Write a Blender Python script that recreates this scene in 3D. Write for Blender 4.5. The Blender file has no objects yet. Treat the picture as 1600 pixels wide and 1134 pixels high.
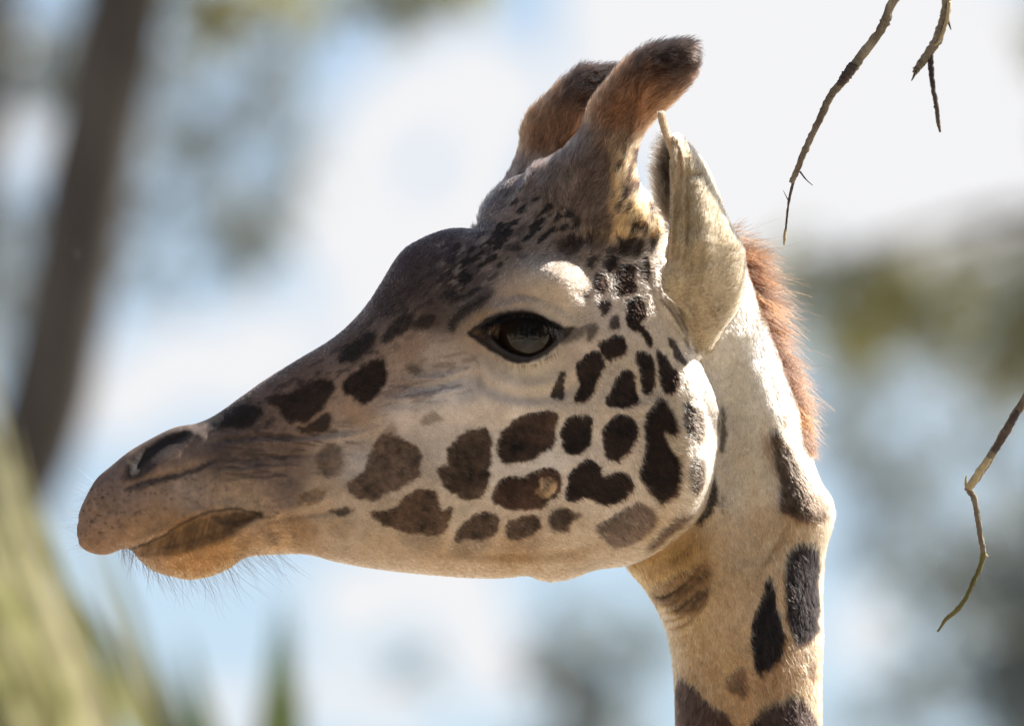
import bpy, math, random
import numpy as np
import openvdb
from mathutils import Vector, Matrix

random.seed(7)
RNG = np.random.default_rng(11)
scene = bpy.context.scene
col = scene.collection
R = math.radians

# ------------------------------------------------------------------ camera
PITCH = R(9.0)
DIST = 14.0
S = 0.0007                     # metres per photo pixel at the giraffe
CAM = np.array([0.0, 0.0, 1.65])
VIEW = np.array([0.0, math.cos(PITCH), math.sin(PITCH)])
UP = np.array([0.0, -math.sin(PITCH), math.cos(PITCH)])
cam_data = bpy.data.cameras.new("camera")
cam_ob = bpy.data.objects.new("camera", cam_data)
col.objects.link(cam_ob)
cam_ob.location = CAM
cam_ob.rotation_euler = (R(90) + PITCH, 0, 0)
cam_data.sensor_width = 36
cam_data.lens = 36 * DIST / (1600 * S)
cam_data.clip_start = 0.1
cam_data.clip_end = 3000
cam_data.dof.use_dof = True
cam_data.dof.focus_distance = DIST - 0.085
cam_data.dof.aperture_fstop = 5.0
scene.camera = cam_ob

# ------------------------------------------------------------------ exposure / render settings
scene.view_settings.view_transform = 'Standard'
scene.view_settings.look = 'None'
scene.view_settings.gamma = 1
scene.view_settings.use_curve_mapping = False
scene.view_settings.exposure = 1.6
scene.cycles.use_denoising = True
scene.cycles.denoising_prefilter = 'ACCURATE'
scene.cycles.denoising_input_passes = 'RGB_ALBEDO_NORMAL'
scene.cycles.max_bounces = 10
scene.cycles.diffuse_bounces = 4
scene.cycles.transmission_bounces = 8
scene.cycles.transparent_max_bounces = 8
scene.cycles.caustics_reflective = False
scene.cycles.caustics_refractive = False
scene.cycles.sample_clamp_indirect = 6
scene.render.hair_type = 'STRIP'

# ------------------------------------------------------------------ sun and sky
SUN_EL, SUN_AZ = R(45), R(66)       # azimuth measured from +Y (view) towards +X
SUN = np.array([math.cos(SUN_EL) * math.sin(SUN_AZ), math.cos(SUN_EL) * math.cos(SUN_AZ), math.sin(SUN_EL)])
sl = bpy.data.lights.new("sun", 'SUN')
sl.energy = 4.8
sl.angle = R(0.53)
sl.color = (1.0, 0.95, 0.87)
so = bpy.data.objects.new("sun", sl)
col.objects.link(so)
so.rotation_euler = Vector(SUN).to_track_quat('Z', 'Y').to_euler()

world = bpy.data.worlds.new("World")
scene.world = world
world.use_nodes = True
wn, wl = world.node_tree.nodes, world.node_tree.links
wn.clear()
w_out = wn.new("ShaderNodeOutputWorld")
w_bg = wn.new("ShaderNodeBackground")
w_bg.inputs[1].default_value = 0.05
w_sky = wn.new("ShaderNodeTexSky")
w_sky.sky_type = 'NISHITA'
w_sky.sun_disc = False
w_sky.sun_elevation = SUN_EL
w_sky.sun_rotation = SUN_AZ
w_sky.altitude = 100
w_sky.dust_density = 1.0
w_tc = wn.new("ShaderNodeTexCoord")


def direction(px, py):
    v = VIEW + np.array([1.0, 0, 0]) * ((px - 800) * S / DIST) + UP * ((567 - py) * S / DIST)
    return v / np.linalg.norm(v)


def at(px, py, d):
    """point of the place at depth d seen in the direction of a photo pixel"""
    return CAM + d * (VIEW + np.array([1.0, 0, 0]) * ((px - 800) * S / DIST) + UP * ((567 - py) * S / DIST))


# clouds: a broken layer over the whole sky and a few brighter cumulus heads low in the south
w_noise = wn.new("ShaderNodeTexNoise")
w_noise.inputs['Scale'].default_value = 70
w_noise.inputs['Detail'].default_value = 4
wl.new(w_tc.outputs['Generated'], w_noise.inputs['Vector'])
w_sub = wn.new("ShaderNodeVectorMath"); w_sub.operation = 'SUBTRACT'
wl.new(w_noise.outputs['Color'], w_sub.inputs[0]); w_sub.inputs[1].default_value = (0.5, 0.5, 0.5)
w_sc = wn.new("ShaderNodeVectorMath"); w_sc.operation = 'SCALE'
wl.new(w_sub.outputs[0], w_sc.inputs[0]); w_sc.inputs['Scale'].default_value = 0.011
w_add = wn.new("ShaderNodeVectorMath"); w_add.operation = 'ADD'
wl.new(w_tc.outputs['Generated'], w_add.inputs[0]); wl.new(w_sc.outputs[0], w_add.inputs[1])
w_nrm = wn.new("ShaderNodeVectorMath"); w_nrm.operation = 'NORMALIZE'
wl.new(w_add.outputs[0], w_nrm.inputs[0])
CLOUDS = [(1250, 60, 360), (1480, 180, 270), (1010, 40, 170), (1150, 280, 170), (620, 190, 120), (745, 175, 135),
          (545, 315, 80), (690, 330, 120), (560, 430, 115), (415, 515, 95), (300, 580, 88), (235, 640, 70), (380, 590, 70),
          (560, 930, 85), (700, 940, 110), (770, 1060, 75), (520, 1090, 60), (365, 1100, 62), (620, 1120, 55),
          (30, 220, 55), (1345, 985, 62)]
rgc = np.random.default_rng(17)
while len(CLOUDS) < 62:                                    # the same broken cloud goes on to either side of the view
    cu, cv = rgc.uniform(-3600, 5200), rgc.uniform(-1400, 1500)
    if not (-260 < cu < 1860 and -260 < cv < 1400):
        CLOUDS.append((cu, cv, rgc.uniform(110, 330)))
acc = None
for (cx, cy, cr) in CLOUDS:
    d = direction(cx, cy)
    ds = wn.new("ShaderNodeVectorMath"); ds.operation = 'DISTANCE'
    wl.new(w_nrm.outputs[0], ds.inputs[0]); ds.inputs[1].default_value = tuple(d)
    mr = wn.new("ShaderNodeMapRange"); mr.interpolation_type = 'SMOOTHSTEP'
    r = cr * S / DIST
    mr.inputs['From Min'].default_value = r * 1.12
    mr.inputs['From Max'].default_value = r * 0.80
    wl.new(ds.outputs['Value'], mr.inputs['Value'])
    if acc is None:
        acc = mr.outputs[0]
    else:
        mx = wn.new("ShaderNodeMath"); mx.operation = 'MAXIMUM'
        wl.new(acc, mx.inputs[0]); wl.new(mr.outputs[0], mx.inputs[1]); acc = mx.outputs[0]
for (cx, cy, cr) in [(640, 272, 34), (640, 1030, 40), (475, 965, 46), (455, 455, 36)]:      # blue gaps in the cloud
    ds = wn.new("ShaderNodeVectorMath"); ds.operation = 'DISTANCE'
    wl.new(w_nrm.outputs[0], ds.inputs[0]); ds.inputs[1].default_value = tuple(direction(cx, cy))
    mr = wn.new("ShaderNodeMapRange"); mr.interpolation_type = 'SMOOTHSTEP'
    r = cr * S / DIST
    mr.inputs['From Min'].default_value = r * 0.7
    mr.inputs['From Max'].default_value = r * 1.3
    wl.new(ds.outputs['Value'], mr.inputs['Value'])
    mx = wn.new("ShaderNodeMath"); mx.operation = 'MULTIPLY'
    wl.new(acc, mx.inputs[0]); wl.new(mr.outputs[0], mx.inputs[1]); acc = mx.outputs[0]
w_n2 = wn.new("ShaderNodeTexNoise")
w_n2.inputs['Scale'].default_value = 3.5
w_n2.inputs['Detail'].default_value = 6
wl.new(w_tc.outputs['Generated'], w_n2.inputs['Vector'])
w_m2 = wn.new("ShaderNodeMapRange")
w_m2.inputs['From Min'].default_value = 0.50
w_m2.inputs['From Max'].default_value = 0.62
w_m2.inputs['To Min'].default_value = 0.12
w_m2.inputs['To Max'].default_value = 0.62
wl.new(w_n2.outputs['Fac'], w_m2.inputs['Value'])
w_mx = wn.new("ShaderNodeMath"); w_mx.operation = 'MAXIMUM'
wl.new(acc, w_mx.inputs[0]); wl.new(w_m2.outputs[0], w_mx.inputs[1])
w_mix = wn.new("ShaderNodeMix"); w_mix.data_type = 'RGBA'
wl.new(w_mx.outputs[0], w_mix.inputs['Factor'])
wl.new(w_sky.outputs[0], w_mix.inputs['A'])
w_mix.inputs['B'].default_value = (6.0, 6.0, 6.1, 1)
wl.new(w_mix.outputs['Result'], w_bg.inputs[0])
wl.new(w_bg.outputs[0], w_out.inputs[0])


# ------------------------------------------------------------------ helpers
def lin(c):
    c = np.asarray(c, float) / 255.0
    return np.where(c <= 0.04045, c / 12.92, ((c + 0.055) / 1.055) ** 2.4)


def props(o, label=None, cat=None, group=None, kind=None):
    if label: o['label'] = label
    if cat: o['category'] = cat
    if group: o['group'] = group
    if kind: o['kind'] = kind
    return o


def empty(name, loc=(0, 0, 0)):
    o = bpy.data.objects.new(name, None)
    col.objects.link(o)
    o.location = loc
    o.empty_display_size = 0.1
    return o


def mesh_ob(name, verts, faces, mat, parent=None, smooth=True):
    me = bpy.data.meshes.new(name)
    verts = np.asarray(verts, np.float32)
    faces = np.asarray(faces, np.int32)
    k = faces.shape[1]
    me.vertices.add(len(verts)); me.vertices.foreach_set("co", verts.ravel())
    me.loops.add(faces.size); me.loops.foreach_set("vertex_index", faces.ravel())
    me.polygons.add(len(faces))
    me.polygons.foreach_set("loop_start", np.arange(0, faces.size, k, dtype=np.int32))
    me.update(calc_edges=True)
    me.polygons.foreach_set("use_smooth", np.full(len(faces), smooth))
    me.materials.append(mat)
    o = bpy.data.objects.new(name, me)
    col.objects.link(o)
    if parent: o.parent = parent
    return o


def hair_ob(name, P, radius, colors, mat, parent, tip=0.25):
    """P (n, k, 3) strand points, radius (n,), colors (n, 3)"""
    n, k, _ = P.shape
    hc = bpy.data.hair_curves.new(name)
    hc.add_curves([k] * n)
    hc.attributes['position'].data.foreach_set('vector', P.astype(np.float32).ravel()) if 'position' in hc.attributes \
        else hc.points.foreach_set('position', P.astype(np.float32).ravel())
    ra = hc.attributes.get('radius') or hc.attributes.new('radius', 'FLOAT', 'POINT')
    prof = 1 - (1 - tip) * np.linspace(0, 1, k) ** 1.5
    ra.data.foreach_set('value', (radius[:, None] * prof[None]).astype(np.float32).ravel())
    ca = hc.attributes.new('Col', 'FLOAT_COLOR', 'CURVE')
    c4 = np.ones((n, 4), np.float32); c4[:, :3] = colors
    ca.data.foreach_set('color', c4.ravel())
    hc.materials.append(mat)
    o = bpy.data.objects.new(name, hc)
    col.objects.link(o)
    if parent: o.parent = parent
    return o


def new_mat(name):
    m = bpy.data.materials.new(name)
    m.use_nodes = True
    m.node_tree.nodes.clear()
    out = m.node_tree.nodes.new("ShaderNodeOutputMaterial")
    return m, m.node_tree.nodes, m.node_tree.links, out


def mat_noise(name, c1, c2, scale=8, rough=0.9, bump=0.3, bscale=40, transl=0.0, stretch=(1, 1, 1), spec=0.3):
    m, n, l, out = new_mat(name)
    tc = n.new("ShaderNodeTexCoord")
    mp = n.new("ShaderNodeMapping"); mp.inputs['Scale'].default_value = stretch
    l.new(tc.outputs['Object'], mp.inputs[0])
    no = n.new("ShaderNodeTexNoise"); no.inputs['Scale'].default_value = scale; no.inputs['Detail'].default_value = 6
    l.new(mp.outputs[0], no.inputs['Vector'])
    cr = n.new("ShaderNodeValToRGB")
    cr.color_ramp.elements[0].position = 0.35; cr.color_ramp.elements[0].color = (*c1, 1)
    cr.color_ramp.elements[1].position = 0.65; cr.color_ramp.elements[1].color = (*c2, 1)
    l.new(no.outputs['Fac'], cr.inputs[0])
    b = n.new("ShaderNodeBsdfPrincipled")
    b.inputs['Roughness'].default_value = rough
    b.inputs['Specular IOR Level'].default_value = spec
    l.new(cr.outputs[0], b.inputs['Base Color'])
    if bump:
        n2 = n.new("ShaderNodeTexNoise"); n2.inputs['Scale'].default_value = bscale; n2.inputs['Detail'].default_value = 4
        l.new(mp.outputs[0], n2.inputs['Vector'])
        bp = n.new("ShaderNodeBump"); bp.inputs['Strength'].default_value = bump; bp.inputs['Distance'].default_value = 0.01
        l.new(n2.outputs['Fac'], bp.inputs['Height']); l.new(bp.outputs[0], b.inputs['Normal'])
    if transl:
        t = n.new("ShaderNodeBsdfTranslucent"); l.new(cr.outputs[0], t.inputs['Color'])
        mix = n.new("ShaderNodeMixShader"); mix.inputs[0].default_value = transl
        l.new(b.outputs[0], mix.inputs[1]); l.new(t.outputs[0], mix.inputs[2])
        l.new(mix.outputs[0], out.inputs[0])
    else:
        l.new(b.outputs[0], out.inputs[0])
    return m


# ------------------------------------------------------------------ ground
M_ground = mat_noise("sandy_ground", (0.16, 0.135, 0.105), (0.43, 0.38, 0.32), scale=0.16, bump=0.6, bscale=6)
gv, gf = [], []
GN = 40
xs = np.linspace(-1, 1, GN + 1)
xs = np.sign(xs) * np.abs(xs) ** 2 * 600
gx, gy = np.meshgrid(xs, xs, indexing='ij')
gz = 0.05 * np.sin(gx * 0.21) * np.cos(gy * 0.17)
gv = np.stack([gx, gy, gz], -1).reshape(-1, 3)
ii, jj = np.meshgrid(np.arange(GN), np.arange(GN), indexing='ij')
q0 = (ii * (GN + 1) + jj).ravel()
gf = np.stack([q0, q0 + GN + 1, q0 + GN + 2, q0 + 1], -1)
g = mesh_ob("ground", gv, gf, M_ground)
props(g, kind='structure')


# ------------------------------------------------------------------ background trees
def tube(path, radii, seg=10, noise=0.0, seed=0):
    """verts, faces of a tapering tube along a path, ends closed to a point"""
    rg = np.random.default_rng(seed)
    path = np.asarray(path, float); radii = np.asarray(radii, float)
    n = len(path)
    T = np.gradient(path, axis=0)
    T /= np.linalg.norm(T, axis=1)[:, None] + 1e-9
    ref = np.array([0.31, 0.87, 0.2])
    A = np.cross(T, ref); A /= np.linalg.norm(A, axis=1)[:, None]
    B = np.cross(T, A)
    ang = np.linspace(0, 2 * np.pi, seg, endpoint=False)
    rr = radii[:, None] * (1 + noise * rg.normal(size=(n, seg)))
    V = path[:, None] + rr[..., None] * (np.cos(ang)[None, :, None] * A[:, None] + np.sin(ang)[None, :, None] * B[:, None])
    V = V.reshape(-1, 3)
    i, j = np.meshgrid(np.arange(n - 1), np.arange(seg), indexing='ij')
    a = (i * seg + j).ravel(); b = (i * seg + (j + 1) % seg).ravel()
    F = np.stack([a, b, b + seg, a + seg], -1)
    V = np.vstack([V, path[:1], path[-1:]])
    c0, c1 = n * seg, n * seg + 1
    j = np.arange(seg)
    F = np.vstack([F, np.stack([(j + 1) % seg, j, np.full(seg, c0), np.full(seg, c0)], -1),
                   np.stack([(n - 1) * seg + j, (n - 1) * seg + (j + 1) % seg, np.full(seg, c1), np.full(seg, c1)], -1)])
    return V, F


def tube_mesh(name, pieces, mat, parent=None):
    VV, FF, o = [], [], 0
    for V, F in pieces:
        VV.append(V); FF.append(F + o); o += len(V)
    V = np.vstack(VV); F = np.vstack(FF)
    me = bpy.data.meshes.new(name)
    me.from_pydata(V.tolist(), [], [list(dict.fromkeys(f)) for f in F.tolist()])
    me.polygons.foreach_set("use_smooth", np.ones(len(me.polygons), bool))
    me.materials.append(mat)
    ob = bpy.data.objects.new(name, me)
    col.objects.link(ob)
    if parent: ob.parent = parent
    return ob


def smooth_path(pts, n):
    pts = np.asarray(pts, float)
    t = np.linspace(0, len(pts) - 1, n)
    P = np.vstack([2 * pts[0] - pts[1], pts, 2 * pts[-1] - pts[-2]])
    i = np.minimum(t.astype(int), len(pts) - 2); f = (t - i)[:, None]
    p0, p1, p2, p3 = P[i], P[i + 1], P[i + 2], P[i + 3]
    return 0.5 * (2 * p1 + (p2 - p0) * f + (2 * p0 - 5 * p1 + 4 * p2 - p3) * f ** 2 + (3 * p1 - p0 - 3 * p2 + p3) * f ** 3)


def leaves(name, clumps, mat, parent, length=0.09, width=0.03, seed=0):
    """clumps: (centre xyz, radius, count); each leaf a folded four-triangle blade"""
    rg = np.random.default_rng(seed)
    C, Rr = [], []
    for c, r, n in clumps:
        d = rg.normal(size=(n, 3)); d /= np.linalg.norm(d, axis=1)[:, None]
        C.append(np.asarray(c) + d * r * rg.random(n)[:, None] ** 0.45)
    C = np.vstack(C); n = len(C)
    D = rg.normal(size=(n, 3)); D[:, 2] -= 0.5; D /= np.linalg.norm(D, axis=1)[:, None]
    W = np.cross(D, rg.normal(size=(n, 3))); W /= np.linalg.norm(W, axis=1)[:, None]
    N = np.cross(D, W)
    L = (length * rg.uniform(0.6, 1.3, n))[:, None]; w = (width * rg.uniform(0.7, 1.3, n))[:, None]
    V = np.stack([C, C + D * L * .45 + W * w * .5 + N * w * .2, C + D * L, C + D * L * .45 - W * w * .5 + N * w * .2], 1).reshape(-1, 3)
    i = np.arange(n)[:, None] * 4
    F = np.vstack([i + np.array([[0, 1, 2]]), i + np.array([[0, 2, 3]])])
    return mesh_ob(name, V, F, mat, parent, smooth=False)


M_bark = mat_noise("bark", (0.045, 0.04, 0.037), (0.085, 0.075, 0.065), scale=6, bump=0.8, bscale=18, stretch=(1, 1, 0.25))
M_bark2 = mat_noise("grey_bark", (0.10, 0.09, 0.08), (0.19, 0.17, 0.15), scale=6, bump=0.6, bscale=18, stretch=(1, 1, 0.3))
M_leaf_olive = mat_noise("olive_leaf", (0.22, 0.205, 0.065), (0.31, 0.285, 0.11), scale=1.5, rough=0.6, bump=0, transl=0.62)
M_leaf_grey = mat_noise("grey_green_leaf", (0.14, 0.165, 0.155), (0.22, 0.245, 0.225), scale=1.5, rough=0.4, bump=0, transl=0.3, spec=0.5)
M_leaf_dark = mat_noise("dark_leaf", (0.035, 0.05, 0.02), (0.07, 0.085, 0.03), scale=1.5, rough=0.6, bump=0, transl=0.3)
M_strap = mat_noise("strap_leaf", (0.32, 0.30, 0.14), (0.60, 0.55, 0.40), scale=2.0, rough=0.45, bump=0, transl=0.4, spec=0.5)
M_strap_mid = mat_noise('strap_leaf_mid', (0.20, 0.215, 0.08), (0.37, 0.36, 0.18), scale=2.0, rough=0.45, bump=0, transl=0.4)
M_strap_dark = mat_noise("strap_leaf_green", (0.05, 0.075, 0.03), (0.10, 0.13, 0.05), scale=2.0, rough=0.5, bump=0, transl=0.35)


def tree(name, label, trunk_pts, trunk_r, limb_tips, clumps, bark, leafm, d, density=1.0, leaf=(0.10, 0.034), seed=0):
    """trunk_pts: world points; clumps: (px, py, r_px[, depth offset]) seen from the camera, counted leaves"""
    root = empty(name, trunk_pts[0])
    props(root, label, 'tree', 'trees behind the giraffe')
    base = np.asarray(trunk_pts[0])
    rg = np.random.default_rng(seed)
    tp = smooth_path(np.asarray(trunk_pts), 24) - base
    V, F = tube(tp, np.linspace(trunk_r[0], trunk_r[1], 24), 14, 0.04, seed)
    tube_mesh('trunk', [(V, F)], bark, root)
    cl = []
    m = d * S / DIST
    for c in clumps:
        p = at(c[0], c[1], d + (c[3] if len(c) > 3 else 0)) - base
        r = c[2] * m
        k = c[4] if len(c) > 4 else 1.0
        cnt = int(max(12, 3.6 * density * k * math.pi * r * r / (leaf[0] * leaf[1] * 0.5)))
        cl.append((p, r, cnt))
    for tipi, (t, fr, r0) in enumerate(limb_tips):
        a = tp[int(fr * 23)]
        t = np.asarray(t) - base
        mid = (a + t) / 2 + np.array([0, 0, 0.12 * np.linalg.norm(t - a)]) + rg.normal(size=3) * 0.1
        pth = smooth_path([a, mid, t], 12)
        tube_mesh('limb', [tube(pth, np.linspace(r0, r0 * 0.2, 12), 8, 0.05, seed + tipi)], bark, root)
    leaves('crown', cl, leafm, root, leaf[0], leaf[1], seed)
    return root


def mottle(n, box, r, k, seed, skip=()):
    rg = np.random.default_rng(seed)
    out = []
    while len(out) < n:
        u, v = rg.uniform(box[0], box[2]), rg.uniform(box[1], box[3])
        if any((u - a) ** 2 + (v - b) ** 2 < c * c for a, b, c in skip): continue
        out.append((u, v, rg.uniform(*r), rg.normal() * .8, k * rg.uniform(.6, 1.5)))
    return out


def ground_under(p):
    return np.array([p[0], p[1], 0.0])


# the leaning trunk on the left, its crown above the frame
D1 = 40
t_pts = [at(-192, 1990, D1) * np.array([1, 1, 0]) + np.array([0, 0, -0.1])]
t_pts += [at(-42, 1230, D1), at(72, 640, D1), at(112, 440, D1), at(150, 240, D1), at(192, 20, D1), at(222, -140, D1), at(290, -500, D1), at(330, -900, D1)]
tree('leaning_tree', 'dark thick tree trunk leaning across the left side of the picture', t_pts, (0.145, 0.13),
     [(at(360, -60, D1 + .5), 0.75, 0.05), (at(600, -60, D1 + 1), 0.85, 0.05), (at(900, -500, D1), 0.9, 0.06), (at(-200, -500, D1), 0.9, 0.06),
      (at(330, -1400, D1), 0.95, 0.06)],
     [(345, 25, 52, .5, 1.2), (420, -10, 60, .5, .8), (560, -5, 45, 1, .8), (625, 10, 46, 1, 1.3), (500, 40, 40, 1, .4), (700, -60, 90, 1), (250, -160, 150), (500, -220, 180), (100, -300, 200), (900, -550, 240),
      (-200, -550, 260), (330, -900, 320), (330, -1350, 300), (700, -900, 250)],
     M_bark, M_leaf_olive, D1, 0.9, seed=1)

D2 = 62
tree('grey_tree', 'hazy grey green tree out of focus behind the leaning trunk', [ground_under(at(-120, 500, D2)), at(-100, 900, D2), at(-60, 400, D2), at(0, 0, D2), at(40, -400, D2)], (0.2, 0.08),
     [(at(380, 360, D2), 0.55, 0.04), (at(440, 170, D2), 0.7, 0.04), (at(60, 110, D2), 0.8, 0.04), (at(10, 430, D2 - 1), 0.4, 0.04)],
     [(60, 110, 75, 0, .6), (430, 170, 75, 0, .55), (385, 350, 75, 0, .75), (310, 260, 70, 0, .5), (420, 90, 60, 0, .4), (340, 200, 40, 0, .6), (450, 300, 45, 0, .6), (290, 110, 45, 0, .5), (370, 420, 45, 0, .5), (230, 330, 45, 0, .5), (10, 430, 60, 0, .5), (30, 330, 50, 0, .4), (270, 160, 60, 0, .3),
      (470, 240, 50, 0, .35), (20, 540, 60, 0, .4), (250, 450, 55, 0, .25), (-150, 100, 160), (-100, -200, 200), (200, -300, 220)]
     + mottle(70, (-1300, -400, -60, 900), (40, 110), .35, 16)
     + mottle(46, (-80, -40, 480, 520), (16, 38), .8, 12, ((30, 220, 60), (150, 520, 110), (400, 540, 120))),
     M_bark2, M_leaf_grey, D2, 0.8, (0.11, 0.035), seed=2)

D3 = 58
tree('olive_tree', 'olive green tree blurred to the right behind the mane', [ground_under(at(1900, 500, D3)), at(1880, 900, D3), at(1830, 400, D3), at(1780, -100, D3), at(1800, -500, D3)], (0.22, 0.08),
     [(at(1260, 420, D3), 0.5, 0.06), (at(1450, 440, D3), 0.55, 0.05), (at(1560, 560, D3), 0.45, 0.05)],
     [(1240, 415, 62, 0, .5), (1300, 445, 70, 0, .55), (1370, 440, 70, 0, .6), (1440, 445, 70, 0, .55), (1500, 435, 60, 0, .5), (1260, 480, 50, 0, .35), (1560, 470, 75, 0, .55), (1570, 570, 80, 0, .7),
      (1400, 510, 60, 0, .4), (1470, 520, 60, 0, .35), (1530, 360, 40, 0, .3), (1610, 400, 50, 0, .5), (1330, 520, 50, 0, .3), (1700, 500, 140), (1800, 200, 160), (1850, -100, 220)]
     + mottle(70, (1650, -300, 2900, 950), (40, 110), .35, 17)
     + mottle(26, (1215, 370, 1640, 600), (18, 46), .33, 13),
     M_bark2, M_leaf_olive, D3, 0.9, (0.10, 0.036), seed=3)

D4 = 66
tree('shade_tree', 'grey shaded tree blurred behind the lower right twig', [ground_under(at(1640, 500, D4)), at(1640, 1500, D4), at(1650, 1000, D4), at(1670, 600, D4)], (0.18, 0.07),
     [(at(1490, 880, D4), 0.6, 0.05), (at(1370, 790, D4), 0.7, 0.04), (at(1560, 1080, D4), 0.4, 0.05)],
     [(1490, 880, 75, 0, .9), (1560, 920, 70, 0, .7), (1380, 770, 65, 0, .45), (1330, 690, 60, 0, .3), (1450, 720, 60, 0, .3), (1560, 1070, 75, 0, 1.3), (1600, 1000, 60, 0, 1), (1430, 1090, 60, 0, .6),
      (1340, 860, 50, 0, .35), (1560, 700, 60, 0, .5), (1300, 560, 60, 0, .3), (1700, 900, 150), (1650, 1250, 180), (1450, 1300, 150)]
     + mottle(60, (1290, 560, 1640, 1160), (18, 42), .5, 14, ((1345, 985, 60),)),
     M_bark2, M_leaf_grey, D4, 0.8, (0.11, 0.036), seed=4)

D5 = 70
tree('far_tree', 'small faint grey tree seen under the giraffe chin by the neck', [ground_under(at(900, 500, D5)), at(905, 1500, D5), at(895, 1150, D5), at(890, 1000, D5)], (0.14, 0.05),
     [(at(860, 1030, D5), 0.85, 0.04), (at(960, 1060, D5), 0.85, 0.04)],
     [(855, 1035, 50, 0, .9), (905, 1040, 45, 0, .7), (950, 1080, 50, 0, .5), (900, 960, 50, 0, .3), (1000, 1010, 50, 0, .4), (930, 1120, 60, 0, .6), (640, 1030, 34, 0, .35), (610, 1045, 25, 0, .3), (670, 1045, 25, 0, .3),
      (900, 1250, 150), (1000, 1350, 150)]
     + mottle(16, (830, 930, 1060, 1150), (16, 36), .6, 15),
     M_bark2, M_leaf_grey, D5, 0.8, (0.11, 0.036), seed=5)


def strap_plant(name, label, base, blades, mat, seed, group):
    """blades: (tip px, tip py, base px offset, width m); broad folded strap leaves rising from one stump"""
    root = empty(name, (base[0], base[1], 0))
    props(root, label, 'plant', group)
    rg = np.random.default_rng(seed)
    b = np.array([base[0], base[1], 0.0])
    tube_mesh('trunk', [tube(smooth_path([[0, 0, -.1], [0.02, 0, base[2] * .5], [0, 0, base[2]]], 10), np.linspace(.16, .11, 10), 12, .06, seed)], M_bark, root)
    bl = None
    for i, (tip, off, w) in enumerate(blades):
        a = np.array([0, 0, base[2]]) + off
        t = tip - b
        mid = (a + t) / 2 + np.array([0, rg.normal() * .05, 0.05 * np.linalg.norm(t - a)])
        P = smooth_path([a, mid, t], 14)
        s = np.linspace(0, 1, 14)
        ww = w * np.clip(np.minimum(s * 3 + .45, (1 - s) * 2.2), 0.02, 1)
        T = np.gradient(P, axis=0); T /= np.linalg.norm(T, axis=1)[:, None]
        W = np.cross(T, np.array([rg.normal() * .3, 1.0, rg.normal() * .3])); W /= np.linalg.norm(W, axis=1)[:, None]
        N = np.cross(T, W)
        V = np.stack([P + W * ww[:, None], P + N * ww[:, None] * .35, P - W * ww[:, None]], 1).reshape(-1, 3)
        F = []
        for k in range(13):
            for j in range(2):
                o = k * 3 + j
                F.append([o, o + 1, o + 4, o + 3])
        mesh_ob('leaf', V, F, mat[i % len(mat)], root)
    return root


D6 = 23
rg6 = np.random.default_rng(61)
base6 = at(225, 1480, D6)
bl = []
for i in range(50):
    f = i / 49
    tx = -330 + 420 * f + rg6.normal() * 25
    ty = 665 - 40 * math.sin(f * 3.0) + 330 * max(0, f - .6) * 2.2 + rg6.normal() * 70
    bl.append((at(tx, ty, D6 + rg6.normal() * .45), np.array([rg6.normal() * .07 + .05 * (f - .5), rg6.normal() * .1, 0]), rg6.uniform(.009, .018)))
strap_plant('strap_leaf_plant', 'blurred clump of pale yellow green strap leaves at the lower left', base6, bl, [M_strap, M_strap_mid, M_strap, M_strap, M_strap_dark, M_strap_mid], 6, 'strap leaf plants at the lower left')
D7 = 29
rg7 = np.random.default_rng(71)
base7 = at(400, 1640, D7)
bl = []
for tx, ty in [(285, 985), (262, 1040), (300, 1060), (318, 1100), (200, 930), (445, 925), (432, 960), (462, 985), (420, 1040), (475, 1060), (240, 1000), (400, 1120), (448, 945), (452, 990), (436, 930), (458, 950), (430, 1000), (440, 970), (465, 1020), (445, 1060), (294, 1000), (280, 1030), (305, 1020)]:
    bl.append((at(tx, ty, D7 + rg7.normal() * .3), np.array([rg7.normal() * .08, rg7.normal() * .1, 0]), rg7.uniform(.02, .034)))
strap_plant('strap_leaf_plant', 'blurred darker green spiky plant below the chin whiskers', base7, bl, [M_strap_dark], 7, 'strap leaf plants at the lower left')

# tall trees on the visitors' side, behind the camera: they darken the fill light and stand in the giraffe's eye
rgb_ = np.random.default_rng(91)
for i, (tx, ty, th_, tr) in enumerate([(-14, 0, 14, 5.0), (-8, -6, 17, 5.5), (0.5, -8, 15, 5.2), (9, -6, 17, 5.4), (15, 1, 13, 5.0)]):
    root = empty('shade_tree', (tx, ty, 0))
    props(root, ['broad shade tree far to the left behind the camera', 'tallest shade tree left of centre behind the camera', 'round shade tree straight behind the camera', 'tall shade tree right of centre behind the camera', 'broad shade tree far to the right behind the camera'][i], 'tree', 'shade trees behind the camera')
    tube_mesh('trunk', [tube(smooth_path([[0, 0, -.1], [.2, .1, th_ * .35], [0, .2, th_ * .7], [0, 0, th_ * .95]], 14), np.linspace(.3, .08, 14), 10, .05, i)], M_bark, root)
    cl = [(np.array([rgb_.normal() * tr * .45, rgb_.normal() * tr * .35, th_ * rgb_.uniform(.26, .95)]), tr * .42, 420) for _ in range(16)]
    leaves('crown', cl, M_leaf_dark, root, .5, .26, 20 + i)

# ------------------------------------------------------------------ giraffe: a sculpted body
# local frame of the animal: x along the head (muzzle at -x), y through the head, z up; unit helper: 1 u = S metres
U0, U1, V0, V1 = 40, 1420, 0, 1760       # drawing-board extent of the side view


def X_(u): return (np.asarray(u, float) - 800) * S
def Z_(v): return (567 - np.asarray(v, float)) * S


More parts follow.
